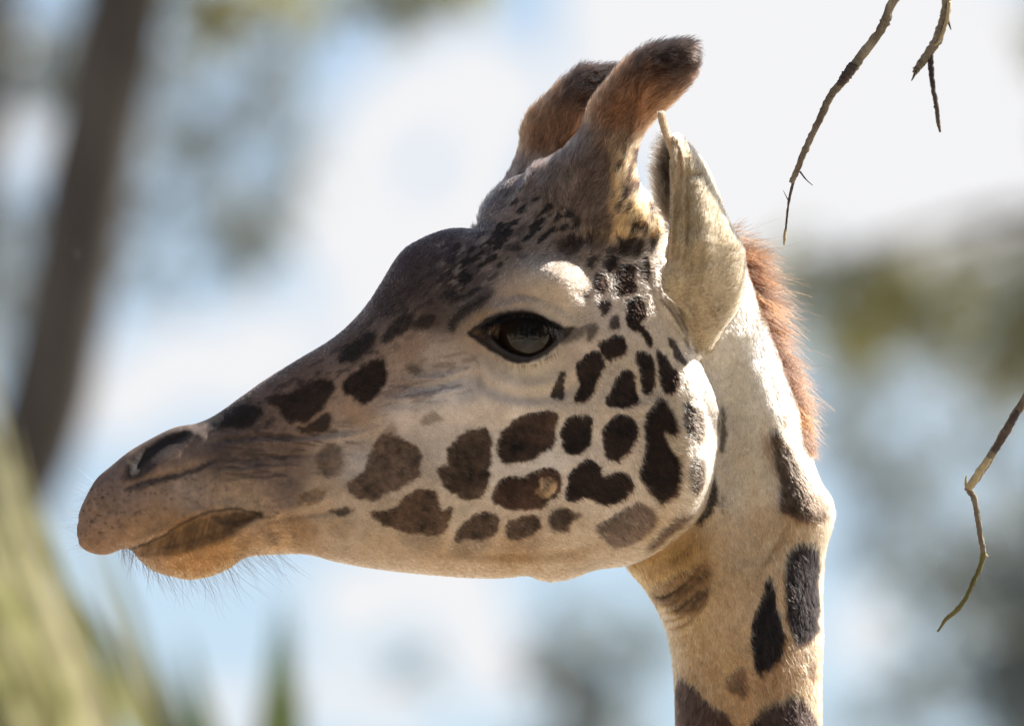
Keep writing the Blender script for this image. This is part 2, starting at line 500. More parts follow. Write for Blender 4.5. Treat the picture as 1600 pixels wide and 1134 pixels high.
def closed(P, n=6):
    P = np.asarray(P, float); m = len(P)
    t = np.linspace(0, 1, n, endpoint=False)
    p0, p1, p2, p3 = np.roll(P, 1, 0), P, np.roll(P, -1, 0), np.roll(P, -2, 0)
    out = [0.5 * (2 * p1 + (p2 - p0) * f + (2 * p0 - 5 * p1 + 4 * p2 - p3) * f * f + (3 * p1 - p0 - 3 * p2 + p3) * f ** 3) for f in t]
    return np.stack(out, 1).reshape(-1, 2)


def opened(P, n=6):
    P = np.asarray(P, float)
    return smooth_path(P, (len(P) - 1) * n + 1)


def seg_dist(P, gu, gv, close):
    A = P if close else P[:-1]
    B = np.roll(P, -1, 0) if close else P[1:]
    d2 = np.full(gu.shape, 1e12, np.float32)
    ins = np.zeros(gu.shape, bool)
    for (ax, ay), (bx, by) in zip(A.astype(np.float32), B.astype(np.float32)):
        ex, ey = bx - ax, by - ay
        L = ex * ex + ey * ey + 1e-9
        du, dv = gu - ax, gv - ay
        t = np.clip((du * ex + dv * ey) / L, 0, 1)
        np.minimum(d2, (du - t * ex) ** 2 + (dv - t * ey) ** 2, out=d2)
        if close and ay != by:
            c = (ay > gv) != (by > gv)
            ins ^= c & (gu < ex * (gv - ay) / (by - ay) + ax)
    d = np.sqrt(d2)
    return np.where(ins, d, -d) if close else d


def boxblur(a, r):
    for ax in (0, 1):
        p = [(0, 0), (0, 0)]; p[ax] = (r + 1, r)
        c = np.cumsum(np.pad(a, p, mode='edge'), axis=ax)
        a = (np.take(c, range(2 * r + 1, c.shape[ax]), ax) - np.take(c, range(0, c.shape[ax] - 2 * r - 1), ax)) / (2 * r + 1)
    return a


def blur(a, r, k=3):
    for _ in range(k): a = boxblur(a, r)
    return a


def vnoise(u, v, scale, seed):
    r = np.random.default_rng(seed).random((64, 64)).astype(np.float32)
    x = u / scale; y = v / scale
    i = np.floor(x).astype(int); j = np.floor(y).astype(int)
    fx = x - i; fy = y - j
    fx = fx * fx * (3 - 2 * fx); fy = fy * fy * (3 - 2 * fy)
    i0, j0, i1, j1 = i % 64, j % 64, (i + 1) % 64, (j + 1) % 64
    return (r[i0, j0] * (1 - fx) + r[i1, j0] * fx) * (1 - fy) + (r[i0, j1] * (1 - fx) + r[i1, j1] * fx) * fy - 0.5


def smoothstep(a, b, x):
    t = np.clip((x - a) / (b - a), 0, 1)
    return t * t * (3 - 2 * t)


class Field:
    """2-D array over the drawing board, bilinear lookup"""
    def __init__(s, arr, u0, v0, g): s.a, s.u0, s.v0, s.g = arr.astype(np.float32), u0, v0, g
    def __call__(s, u, v):
        x = np.clip((u - s.u0) / s.g, 0, s.a.shape[0] - 1.001); y = np.clip((v - s.v0) / s.g, 0, s.a.shape[1] - 1.001)
        i = x.astype(np.int32); j = y.astype(np.int32); fx = (x - i).astype(np.float32); fy = (y - j).astype(np.float32)
        a = s.a
        return (a[i, j] * (1 - fx) + a[i + 1, j] * fx) * (1 - fy) + (a[i, j + 1] * (1 - fx) + a[i + 1, j + 1] * fx) * fy


def poisson(mask, g):
    """h with laplacian -2 inside the mask, 0 outside"""
    def solve(m, h, gg, it, w):
        ii, jj = np.indices(m.shape)
        red = (((ii + jj) % 2) == 0) & m; blk = (((ii + jj) % 2) == 1) & m
        for _ in range(it):
            for k in (red, blk):
                s = np.zeros_like(h)
                s[1:-1, 1:-1] = (h[2:, 1:-1] + h[:-2, 1:-1] + h[1:-1, 2:] + h[1:-1, :-2] + 2 * gg * gg) * .25
                h = np.where(k, h + w * (s - h), h)
        return h
    mc = mask[::4, ::4]
    hc = solve(mc, np.zeros(mc.shape), g * 4, 140, 1.88)
    h = np.kron(hc, np.ones((4, 4)))[:mask.shape[0], :mask.shape[1]]
    h = np.where(mask, blur(h, 3, 1), 0)
    return solve(mask, h, g, 110, 1.9)


GC = 3.0


class Part:
    """an inflated side-view outline: |y - y0(u,v)| < W(u,v)"""
    def __init__(s, name, poly, e, y0, sub=5, boxy=0):
        P = closed(poly, sub)
        s.name = name
        m = 40
        s.u0, s.v0 = math.floor(P[:, 0].min() - m), math.floor(P[:, 1].min() - m)
        s.u1, s.v1 = P[:, 0].max() + m, P[:, 1].max() + m
        g = GC if min(np.ptp(P[:, 0]), np.ptp(P[:, 1])) > 150 else 1.5
        u = np.arange(s.u0, s.u1 + g, g); v = np.arange(s.v0, s.v1 + g, g)
        gu, gv = np.meshgrid(u, v, indexing='ij')
        sd = seg_dist(P, gu.astype(np.float32), gv.astype(np.float32), True).astype(float)
        hp = poisson(sd > 0, g * S)
        valid = sd > 1.2 * g
        q = np.where(valid, hp / np.maximum(sd, 1e-3), 0)
        num, den = q.copy(), valid.astype(float)
        qb = blur(num, 3) / np.maximum(blur(den, 3), 1e-4)
        far = blur(num, 14) / np.maximum(blur(den, 14), 1e-4)
        wgt = smoothstep(0.02, .15, blur(den, 3))
        qb = wgt * qb + (1 - wgt) * np.maximum(far, 1e-4)
        t = smoothstep(2 * g, 5 * g, sd)
        h = t * hp + (1 - t) * qb * sd
        ee = e(gu, gv, h) if callable(e) else e
        h = h * ee ** 2
        if boxy:
            hm = np.maximum(blur(h.max(1)[:, None].repeat(3, 1), 4)[:, 1], 1e-6)[:, None]
            h = np.where(h > 0, hm * (1 - (1 - np.clip(h / hm, 0, 1)) ** boxy), h * boxy)
        s.h = Field(h, s.u0, s.v0, g)
        hu, hv = np.gradient(h, g * S)
        s.g2 = Field(blur(hu ** 2 + hv ** 2, 1, 1), s.u0, s.v0, g)
        s.sd = Field(sd, s.u0, s.v0, g)
        s.y0 = y0
        s.delta = None

    def dist(s, u, v, y):
        """approximate signed distance (positive inside); u, v broadcast against y"""
        h = s.h(u, v); g2 = s.g2(u, v)
        dy = y - s.y0(u, v)
        W2 = h
        if s.delta is not None:
            w = np.sqrt(np.maximum(h, 0))
            W2 = np.where(h > 0, (w + s.delta(u, v) * np.clip(w / .012, 0, 1)) ** 2, h)
        F = W2 - dy * dy
        return F / np.sqrt(g2 + 4 * dy * dy + 2e-5)


def smax(a, b, k):
    h = np.maximum(k - np.abs(a - b), 0) / k
    return np.maximum(a, b) + h * h * k * .25


# --- outlines -------------------------------------------------------
HEAD = [(748, 357), (715, 357), (690, 361), (660, 373), (632, 390), (614, 413), (598, 440), (576, 474), (550, 504), (518, 531), (470, 560), (420, 591),
        (380, 619), (342, 646), (312, 660), (276, 667), (240, 684), (206, 704), (180, 725), (156, 746), (139, 775), (128, 802), (124, 830), (131, 851),
        (150, 862), (172, 864), (194, 856), (209, 857), (222, 872), (243, 888), (270, 897), (300, 902), (332, 897), (362, 884), (388, 868), (430, 864),
        (480, 864), (520, 874), (570, 884), (640, 893), (720, 900), (785, 901), (822, 898), (842, 904), (864, 907), (892, 902), (930, 889), (985, 880), (1030, 858),
        (1066, 832), (1095, 798), (1110, 755), (1119, 705), (1124, 655), (1113, 612), (1098, 574), (1084, 530), (1076, 475), (1066, 425), (1050, 380),
        (1022, 350), (990, 320), (930, 300), (860, 290), (800, 285), (772, 306), (754, 332)]
NECK = [(985, 850), (982, 885), (1010, 922), (1034, 962), (1049, 1008), (1056, 1060), (1059, 1134), (1060, 1250), (1056, 1450), (1050, 1720), (1300, 1720), (1292, 1450),
        (1286, 1250), (1284, 1134), (1284, 1060), (1286, 1000), (1285, 930), (1290, 866), (1302, 812), (1298, 782), (1277, 742), (1262, 692), (1248, 640),
        (1224, 578), (1200, 510), (1178, 448), (1160, 400), (1135, 360), (1095, 350), (1060, 380), (1030, 460), (1010, 600), (995, 750)]
HORN = [(1079, 70), (1084, 93), (1078, 123), (1054, 154), (1026, 180), (1003, 208), (992, 237), (991, 275), (1001, 308), (1021, 342), (1015, 385), (960, 410), (890, 412), (820, 395),
        (790, 365), (806, 335), (824, 303), (846, 262), (879, 238), (909, 205), (926, 162), (961, 119), (986, 95), (1014, 78), (1038, 72)]
HORN2 = [(966, 105), (918, 105), (894, 117), (863, 145), (832, 173), (818, 199), (814, 230), (803, 260), (790, 283), (768, 306), (752, 334), (752, 380), (800, 400), (870, 380), (930, 300),
         (950, 240), (975, 190), (992, 140), (985, 108)]
EAR = [(1061, 220), (1080, 236), (1102, 266), (1119, 305), (1134, 344), (1155, 383), (1162, 411), (1159, 450), (1148, 485), (1128, 513), (1108, 545), (1085, 548), (1078, 510), (1066, 484),
       (1040, 458), (1033, 440), (1034, 425), (1046, 404), (1053, 350), (1055, 300), (1057, 250)]
RIM = [(1025, 183), (1031, 178), (1037, 182), (1044, 208), (1058, 240), (1062, 270), (1060, 316), (1063, 350), (1056, 404), (1049, 408), (1051, 348), (1051, 300), (1046, 250), (1033, 215)]
LOBE = [(1036, 215), (1028, 245), (1023, 270), (1022, 295), (1028, 322), (1040, 346), (1056, 360), (1062, 300), (1060, 250), (1048, 225)]
YAW = 0.2


def y_head(u, v): return (np.asarray(u) - 940) * (S * YAW) + 0.005 + 0 * v


_wu = [40, 124, 180, 250, 330, 450, 550, 650, 750, 830, 920, 1010, 1090, 1200]
_wt = [.05, .05, .052, .056, .054, .056, .066, .078, .092, .100, .100, .097, .093, .075]


def e_head(gu, gv, h):
    wmax = np.sqrt(np.maximum(h, 0).max(1)); u = gu[:, 0]
    uu = np.clip(u, 230, 1106)
    wr = np.interp(uu, u, blur(wmax[:, None].repeat(3, 1), 6)[:, 1])
    e = np.interp(uu, _wu, _wt) / wr
    return blur(e[:, None].repeat(3, 1), 8)[:, 1][:, None]


head = Part('head', HEAD, e_head, y_head, boxy=1.5)
neck = Part('neck', NECK, 0.86, lambda u, v: 0.088 - .022 * smoothstep(720, 520, v) + 0 * u)
horn = Part('horn', HORN, lambda gu, gv, h: 0.46 + 0.46 * smoothstep(390, 240, gv), lambda u, v: -0.026 - 0.02 * smoothstep(380, 60, v) + 0 * u)
horn2 = Part('horn2', HORN2, lambda gu, gv, h: 0.5 + 0.42 * smoothstep(360, 240, gv), lambda u, v: 0.058 + 0.02 * smoothstep(380, 90, v) + 0 * u)


def y_ear(u, v): return np.interp(v, [180, 380, 450, 500, 550, 600], [-.104, -.098, -.078, -.046, -.004, .01]) + 0.00034 * (np.asarray(u) - 1090)


ear = Part('ear', EAR, 0.80, y_ear, boxy=2.0)
rim = Part('rim', RIM, 0.75, lambda u, v: y_ear(u, v) - 0.008)
lobe = Part('lobe', LOBE, 0.45, lambda u, v: y_ear(u, v) + 0.018)
PARTS = [head, neck, horn, horn2, ear, rim, lobe]
KBLEND = [None, .006, .042, .042, .012, .012, .006]

# --- relief on the sides of the head and neck (metres, outward positive) -----------
GD = 1.5
du_ = np.arange(U0, 1330, GD); dv_ = np.arange(20, 1200, GD)
DU, DV = np.meshgrid(du_, dv_, indexing='ij')
REL = np.zeros(DU.shape, np.float32)
RELN = np.zeros(DU.shape, np.float32)


def win(u0, v0, u1, v1):
    a = slice(max(0, int((u0 - U0) / GD)), max(0, int((u1 - U0) / GD))); b = slice(max(0, int((v0 - 20) / GD)), max(0, int((v1 - 20) / GD)))
    return a, b


def blob(T, u, v, ru, rv, amp, rot=0):
    m = 3 * max(ru, rv); w = win(u - m, v - m, u + m, v + m)
    a, b = DU[w] - u, DV[w] - v
    c, s_ = math.cos(R(rot)), math.sin(R(rot))
    T[w] += amp * np.exp(-((a * c + b * s_) / ru) ** 2 - ((-a * s_ + b * c) / rv) ** 2)


def stroke(T, pts, width, amp, taper=True):
    P = opened(pts, 5)
    m = 3 * width; w = win(P[:, 0].min() - m, P[:, 1].min() - m, P[:, 0].max() + m, P[:, 1].max() + m)
    uu, vv = DU[w], DV[w]
    best = np.full(uu.shape, 1e9, np.float32); par = np.zeros(uu.shape, np.float32)
    n = len(P) - 1
    for i in range(n):
        (ax, ay), (bx, by) = P[i], P[i + 1]
        ex, ey = bx - ax, by - ay
        t = np.clip(((uu - ax) * ex + (vv - ay) * ey) / (ex * ex + ey * ey + 1e-9), 0, 1)
        d = (uu - ax - t * ex) ** 2 + (vv - ay - t * ey) ** 2
        k = d < best
        best = np.where(k, d, best); par = np.where(k, (i + t) / n, par)
    tp = np.sqrt(np.clip(4 * par * (1 - par), 0, 1)) if taper else 1
    T[w] += amp * np.exp(-best / width ** 2) * tp


def carve(T, poly, depth, soft, sub=4):
    P = closed(poly, sub)
    w = win(P[:, 0].min() - 30, P[:, 1].min() - 30, P[:, 0].max() + 30, P[:, 1].max() + 30)
    sd = seg_dist(P, DU[w].astype(np.float32), DV[w].astype(np.float32), True)
    T[w] += depth * smoothstep(-soft * .3, soft, sd)


EYE = [(745, 529), (758, 513), (775, 500), (793, 494), (815, 492), (838, 496), (856, 505), (868, 518), (872, 526), (862, 540), (847, 551), (826, 559), (806, 556), (786, 548), (765, 538)]
BALL = [(768, 524), (778, 508), (793, 499), (815, 496), (840, 499), (858, 509), (868, 523), (860, 538), (846, 549), (826, 557), (804, 553), (786, 544), (775, 534)]
blob(REL, 826, 520, 118, 80, .013)                    # orbit
blob(REL, 860, 434, 54, 36, .026, 16)
blob(REL, 945, 374, 64, 46, -.022)
                 # brow swelling
blob(REL, 880, 436, 24, 30, .009)
stroke(REL, [(905, 470), (920, 440), (905, 405), (860, 392)], 12, -.005)
blob(REL, 750, 440, 60, 30, -.004, -30)
stroke(REL, [(742, 560), (775, 590), (825, 603), (880, 590), (918, 555)], 12, .0045)
stroke(REL, [(735, 580), (775, 610), (830, 621), (885, 608), (925, 575)], 9, -.004)
stroke(REL, [(768, 486), (812, 474), (858, 486), (895, 508)], 8, .0035)
stroke(REL, [(775, 470), (815, 460), (862, 472), (900, 500)], 6, -.0025)
stroke(REL, [(742, 494), (775, 482), (810, 476)], 6, .002)
stroke(REL, [(930, 640), (840, 636), (740, 628), (640, 640), (560, 665)], 26, .009)   # facial crest
blob(REL, 660, 575, 70, 36, -.010, -10)
blob(REL, 600, 690, 120, 50, -.004, -8)
blob(REL, 980, 720, 120, 120, .006)                   # masseter
blob(REL, 1060, 700, 40, 80, .003)
blob(REL, 850, 759, 13, 11, .0050)
blob(REL, 944, 626, 8, 8, .003)
stroke(REL, [(1020, 628), (1060, 610), (1100, 604)], 12, .002)
blob(REL, 1075, 575, 30, 34, -.006)
stroke(REL, [(930, 640), (985, 640), (1030, 622)], 10, .003)
stroke(REL, [(945, 560), (1000, 610), (1050, 600)], 20, -.003)
stroke(REL, [(640, 868), (760, 880), (880, 876), (960, 856)], 9, .0035)
stroke(REL, [(640, 855), (760, 864), (880, 860), (950, 842)], 7, -.0025)
stroke(REL, [(780, 672), (830, 662), (870, 680)], 5, -.0016)
stroke(REL, [(775, 698), (820, 690), (865, 700)], 5, -.0014)
stroke(REL, [(700, 700), (735, 696), (768, 704)], 5, -.0012)
for pts, w_, a_ in [([(330, 700), (400, 690), (480, 690), (550, 680), (620, 660)], 5, .0016), ([(330, 690), (410, 680), (480, 680), (560, 668)], 4, -.0016),
                    ([(345, 720), (420, 712), (500, 708)], 4, -.0014), ([(340, 735), (420, 730), (490, 722)], 4, .0012),
                    ([(620, 600), (670, 605), (720, 590)], 5, -.0016), ([(640, 590), (690, 590), (735, 575)], 5, .0014), ([(600, 625), (660, 618), (730, 606)], 5, .0014),
                    ([(740, 550), (752, 575), (750, 596)], 4, -.0016)]:
    stroke(REL, pts, w_, a_ * 1.8)
# nostril
NOSE = [(205, 746), (209, 722), (230, 697), (262, 678), (293, 670), (304, 679), (284, 699), (254, 718), (228, 739)]
_T = np.zeros_like(REL); carve(_T, NOSE, -.0105, 14); REL += _T * smoothstep(200, 232, DU) * (1 - .5 * smoothstep(285, 306, DU))
stroke(REL, [(300, 672), (318, 682), (320, 698), (304, 714), (276, 722), (244, 730), (222, 746)], 10, .0026)
stroke(REL, [(196, 738), (206, 708), (236, 682), (280, 664)], 8, .002)
stroke(REL, [(196, 762), (230, 748), (262, 742), (300, 732), (345, 714)], 4.5, -.0045)
blob(REL, 175, 790, 40, 50, .004)
blob(REL, 270, 780, 70, 26, .004, -15)
# mouth
stroke(REL, [(160, 850), (208, 848), (250, 832), (290, 810), (330, 793), (372, 788), (412, 796)], 9, .0050)
MOUTH = [(206, 858), (225, 848), (256, 836), (292, 816), (330, 800), (372, 795), (410, 799), (413, 806), (385, 818), (345, 838), (300, 852), (255, 860), (222, 864)]
carve(REL, MOUTH, -.0065, 11)
stroke(REL, [(225, 868), (262, 868), (305, 860), (350, 846), (390, 826), (416, 808)], 8, .0035)
blob(REL, 300, 878, 50, 18, .003)
stroke(REL, [(410, 806), (440, 796), (478, 786), (530, 776)], 8, .0035)
stroke(REL, [(415, 814), (450, 806), (500, 800), (560, 797)], 5, -.0030)
stroke(REL, [(420, 850), (470, 848), (540, 862)], 8, -.002)
# eye socket and lids
stroke(REL, [(742, 524), (762, 503), (790, 489), (816, 487), (842, 491), (866, 505), (890, 514)], 5, .0040)
stroke(REL, [(748, 538), (780, 556), (806, 566), (828, 568), (852, 560), (872, 543)], 5, .0030)
stroke(REL, [(735, 526), (752, 520), (770, 522)], 6, -.003)
carve(REL, BALL, -.017, 4)
# skin folds in front of the ear, and around the horn foot
for i in range(6):
    o = i * 10
    stroke(REL, [(1006 + o * .9, 400 + o * 1.5), (1016 + o * .9, 450 + o * 1.4), (1036 + o, 505 + o * .9), (1060 + o * .6, 545 + o * .6)], 3.2, -.0030)
    stroke(REL, [(1011 + o * .9, 400 + o * 1.5), (1021 + o * .9, 450 + o * 1.4), (1041 + o, 505 + o * .9), (1064 + o * .6, 545 + o * .6)], 3.2, .0022)
for i in range(7):
    o = i * 7
    stroke(REL, [(1034 + o * .9, 470 - o * .3), (1050 + o * .95, 486), (1066 + o * .8, 515), (1078 + o * .7, 552)], 2.6, -.0062)
    stroke(REL, [(1037.5 + o * .9, 469 - o * .3), (1053.5 + o * .95, 485), (1069.5 + o * .8, 515), (1081 + o * .7, 552)], 2.4, .0040)
stroke(REL, [(1010, 345), (1026, 350), (1045, 372)], 8, .010)
stroke(REL, [(770, 420), (820, 400), (880, 395)], 12, -.003)
_n = lambda s_, k: vnoise(DU, DV, s_, k)
calm = 1 - np.exp(-((DU - 268) / 75) ** 2 - ((DV - 698) / 42) ** 2)
muz = smoothstep(470, 380, DU)
REL += (.0016 * _n(34, 201) + .0010 * _n(15, 202)) * (1 - .4 * muz) * calm
REL += muz * calm * (.0014 * _n(11, 203) + .0009 * vnoise(DU * .8 + DV * .5, DV * .8 - DU * .5, 7, 204))
ang_ = vnoise(DU * .35, DV, 7, 205)                       # fine lengthwise creases on the side of the muzzle
REL += .0016 * ang_ * smoothstep(300, 360, DU) * smoothstep(560, 480, DU) * smoothstep(640, 680, DV) * smoothstep(790, 740, DV)
for q in range(9):                                        # short creases over the upper lip and round the mouth corner
    stroke(REL, [(404 + q * 3, 776 + q * 9), (424 + q * 3, 780 + q * 8), (446 + q * 4, 776 + q * 9)], 3, -.0012)
for q in range(10):
    u_ = 236 + q * 18
    stroke(REL, [(u_, 852 - q * 5.2), (u_ + 4, 842 - q * 4.6), (u_ + 10, 834 - q * 4.4)], 2.6, -.0011)
head.delta = Field(REL, U0, 20, GD)
# neck
blob(RELN, 1268, 800, 40, 42, .012)
stroke(RELN, [(1180, 560), (1210, 640), (1255, 740), (1290, 800)], 24, .006)
stroke(RELN, [(1150, 520), (1140, 640), (1160, 760), (1190, 880)], 30, -.006)
stroke(RELN, [(1240, 800), (1225, 830), (1200, 870), (1180, 900)], 6, -.002)
stroke(RELN, [(1120, 560), (1130, 680), (1120, 790)], 26, -.006)
stroke(RELN, [(1080, 850), (1120, 900), (1150, 1000), (1160, 1130)], 40, .005)
for i in range(5):
    o = i * 13
    stroke(RELN, [(1000 + o * .75, 925 + o * 1.1), (1040 + o * .6, 930 + o * .8), (1080 + o * .4, 900 + o * .7), (1110, 860 + o * .8)], 4.5, -.0030)
    stroke(RELN, [(1003 + o * .75, 932 + o * 1.1), (1044 + o * .6, 937 + o * .8), (1085 + o * .4, 907 + o * .7), (1114, 866 + o * .8)], 5, .0022)
RELN *= 1.45
RELN += .0022 * vnoise(DU, DV * .5, 26, 211) + .0010 * vnoise(DU, DV * .6, 11, 212)
neck.delta = Field(RELN, U0, 20, GD)
for hp_, sh in ((horn, (0, 0)), (horn2, (-105, 42))):      # lengthwise ridges and lumps on the ossicones
    a_, b_ = DU - sh[0], DV - sh[1]
    x_, y_ = a_ * .9 + b_ * .42, b_ * .9 - a_ * .42
    hp_.delta = Field(.0030 * vnoise(x_, y_ * .3, 17, 231) + .0016 * vnoise(x_, y_ * .35, 8, 232) + .003 * vnoise(a_, b_, 40, 233), U0, 20, GD)
RELE = np.zeros(DU.shape, np.float32)
blob(RELE, 1052, 436, 17, 22, .010)
stroke(RELE, [(1068, 250), (1072, 340), (1066, 410)], 7, -.006)
stroke(RELE, [(1088, 280), (1096, 370), (1096, 450)], 20, .010)
stroke(RELE, [(1040, 462), (1062, 466), (1080, 484), (1090, 512)], 5, -.008)
for i in range(6):
    o = i * 8
    stroke(RELE, [(1046 + o * .9, 462 - o * .2), (1070 + o * .8, 474 - o * .1), (1086 + o * .75, 502), (1094 + o * .6, 548)], 2.8, -.0050)
    stroke(RELE, [(1050 + o * .9, 461 - o * .2), (1074 + o * .8, 473 - o * .1), (1090 + o * .75, 501), (1098 + o * .6, 548)], 2.8, .0030)
RELE += .0022 * vnoise(DU, DV, 24, 221) + .0010 * vnoise(DU, DV, 9, 222)
ear.delta = Field(RELE, U0, 20, GD)
RELL = np.zeros(DU.shape, np.float32)
blob(RELL, 1042, 290, 9, 45, -.005)
lobe.delta = Field(RELL, U0, 20, GD)


def body_dist(u, v, y, which=False):
    d = None
    for p, k in zip(PARTS, KBLEND):
        m = 45
        if u.ndim == 1:
            idx = np.nonzero((u > p.u0) & (u < p.u1) & (v > p.v0) & (v < p.v1))[0]
            x = np.full(u.shape, -.2, np.float32)
            x[idx] = p.dist(u[idx], v[idx], y[idx])
        if d is None: d = x; w = np.zeros(u.shape, np.int8)
        else:
            if which: w = np.where(x > d, PARTS.index(p), w)
            d = smax(d, x, k)
    return (d, w) if which else d


# coarse polygonisation, then two refinements projected back on the exact surface
VX = 0.0032
xg = np.arange(X_(95), X_(1330), VX); zg = np.arange(Z_(1735), Z_(40), VX); yg = np.arange(-.19, .21, VX)
ug = (xg / S + 800); vg = 567 - zg / S
vol = np.full((len(xg), len(yg), len(zg)), -.2, np.float32)
for p, k in zip(PARTS, KBLEND):
    i0, i1 = np.searchsorted(ug, [p.u0, p.u1])
    kk = np.nonzero((vg > p.v0) & (vg < p.v1))[0]; k0, k1 = kk.min(), kk.max() + 1
    uu, vv = np.meshgrid(ug[i0:i1], vg[k0:k1], indexing='ij')
    h = p.h(uu, vv)[:, None, :]; g2 = p.g2(uu, vv)[:, None, :]; yy = p.y0(uu, vv).astype(np.float32)[:, None, :]
    w = np.sqrt(np.maximum(h, 0))
    W2 = np.where(h > 0, (w + (p.delta(uu, vv)[:, None, :] if p.delta is not None else 0) * np.clip(w / .012, 0, 1)) ** 2, h)
    dy2 = (yg[None, :, None].astype(np.float32) - yy) ** 2
    x = np.clip((W2 - dy2) / np.sqrt(g2 + 4 * dy2 + 2e-5), -.2, .2)
    sub = vol[i0:i1, :, k0:k1]
    vol[i0:i1, :, k0:k1] = x if k is None else smax(sub, x, k)
grid = openvdb.FloatGrid(.02)
grid.copyFromArray(np.clip(-vol, -.02, .02))
pts, quads = grid.convertToQuads(isovalue=0.0)
V = pts.astype(float) * VX + np.array([xg[0], yg[0], zg[0]])
Q = quads.astype(np.int64)
del vol, grid


def vnormals(V, Q):
    n = np.cross(V[Q[:, 2]] - V[Q[:, 0]], V[Q[:, 3]] - V[Q[:, 1]])
    N = np.zeros_like(V)
    for k in range(4):
        for a in range(3):
            N[:, a] += np.bincount(Q[:, k], n[:, a], len(V))
    return N / (np.linalg.norm(N, axis=1)[:, None] + 1e-12)


def project(V, Q, it):
    for _ in range(it):
        N = vnormals(V, Q)
        e = 6e-4
        f0 = body_dist(V[:, 0] / S + 800, 567 - V[:, 2] / S, V[:, 1])
        P = V + N * e
        f1 = body_dist(P[:, 0] / S + 800, 567 - P[:, 2] / S, P[:, 1])
        sl_ = np.clip((f1 - f0) / e, -3, -.25)
        V = V + N * np.clip(-f0 / sl_, -.003, .003)[:, None] * .9
    return V


def relax(V, Q, f=.5):
    A = np.zeros_like(V); c = np.zeros(len(V))
    for k in range(4):
        a, b = Q[:, k], Q[:, (k + 1) % 4]
        for x in range(3): A[:, x] += np.bincount(a, V[b, x], len(V)) + np.bincount(b, V[a, x], len(V))
        c += np.bincount(a, minlength=len(V)) + np.bincount(b, minlength=len(V))
    L = A / np.maximum(c, 1)[:, None] - V
    N = vnormals(V, Q)
    L -= N * (L * N).sum(1)[:, None]
    return V + f * L


def subdivide(V, Q):
    E = np.sort(np.stack([Q, np.roll(Q, -1, 1)], -1).reshape(-1, 2), 1)
    key = E[:, 0] * len(V) + E[:, 1]
    uq, inv = np.unique(key, return_inverse=True)
    a, b = uq // len(V), uq % len(V)
    em = (V[a] + V[b]) * .5
    fc = V[Q].mean(1)
    ei = inv.reshape(-1, 4) + len(V)
    fi = np.arange(len(Q)) + len(V) + len(uq)
    nQ = np.concatenate([np.stack([Q[:, k], ei[:, k], fi, ei[:, (k - 1) % 4]], 1) for k in range(4)])
    return np.vstack([V, em, fc]), nQ


V = relax(V, Q); V = project(V, Q, 2)
V, Q = subdivide(V, Q)
V = project(V, Q, 2); V = relax(V, Q, .4); V = project(V, Q, 1)
NRM = vnormals(V, Q)
if (NRM[:, 1] * np.sign(V[:, 1] - .03)).mean() < 0:
    Q = Q[:, ::-1].copy(); NRM = -NRM
print("body", len(V), len(Q))
# ------------------------------------------------------------------ coat: colours, lengths and lie of the hair
CU = np.arange(100, 1331, 1.0); CV = np.arange(40, 1240, 1.0)
MU, MV = np.meshgrid(CU, CV, indexing='ij')
MU = MU.astype(np.float32); MV = MV.astype(np.float32)


def idw(pts, val, step=6, power=3.2):
    pts = np.asarray(pts, np.float32); val = np.asarray(val, np.float32)
    u, v = MU[::step, ::step], MV[::step, ::step]
    num = np.zeros(u.shape + (val.shape[1],), np.float32); den = np.zeros(u.shape, np.float32)
    for (a, b), c in zip(pts, val):
        w = 1 / (((u - a) ** 2 + (v - b) ** 2) + 150.0) ** (power / 2)
        num += w[..., None] * c; den += w
    out = num / den[..., None]
    f = [Field(out[..., k], 100, 40, step) for k in range(val.shape[1])]
    return f


WARP1 = 5.0 * vnoise(MU, MV, 13, 1) + 4.0 * vnoise(MU, MV, 5, 2) + 2.5 * vnoise(MU, MV, 2.5, 5)
WARP2 = 5.0 * vnoise(MU, MV, 13, 3) + 4.0 * vnoise(MU, MV, 5, 4) + 2.5 * vnoise(MU, MV, 2.5, 6)


def spot(T, poly, colr, alpha=1.0, soft=3.5, sub=3, warp=1.0):
    P = closed(poly, sub)
    a = slice(max(0, int(P[:, 0].min() - 125)), max(0, int(P[:, 0].max() - 75))); b = slice(max(0, int(P[:, 1].min() - 65)), max(0, int(P[:, 1].max() - 15)))
    if a.stop <= a.start or b.stop <= b.start: return
    u = MU[a, b] + warp * WARP1[a, b]; v = MV[a, b] + warp * WARP2[a, b]
    sd = seg_dist(P, u, v, True)
    m = smoothstep(-soft * .7, soft * .7, sd) * alpha
    c = lin(colr) * GAIN * (1 + warp * (.8 * vnoise(MU[a, b], MV[a, b], 24, 61) + .9 * vnoise(MU[a, b], MV[a, b], 5, 62) + .5 * vnoise(MU[a, b], MV[a, b], 11, 63)))[..., None]
    T[a, b] = T[a, b] * (1 - m[..., None]) + m[..., None] * c


def mask_poly(poly, soft):
    T = np.zeros(TH.shape[:2], np.float32)
    P = closed(poly, 3)
    a = slice(int(P[:, 0].min() - 120), int(P[:, 0].max() - 80)); b = slice(int(P[:, 1].min() - 60), int(P[:, 1].max() - 20))
    T[a, b] = smoothstep(-soft, soft, seg_dist(P, MU[a, b], MV[a, b], True))
    return T


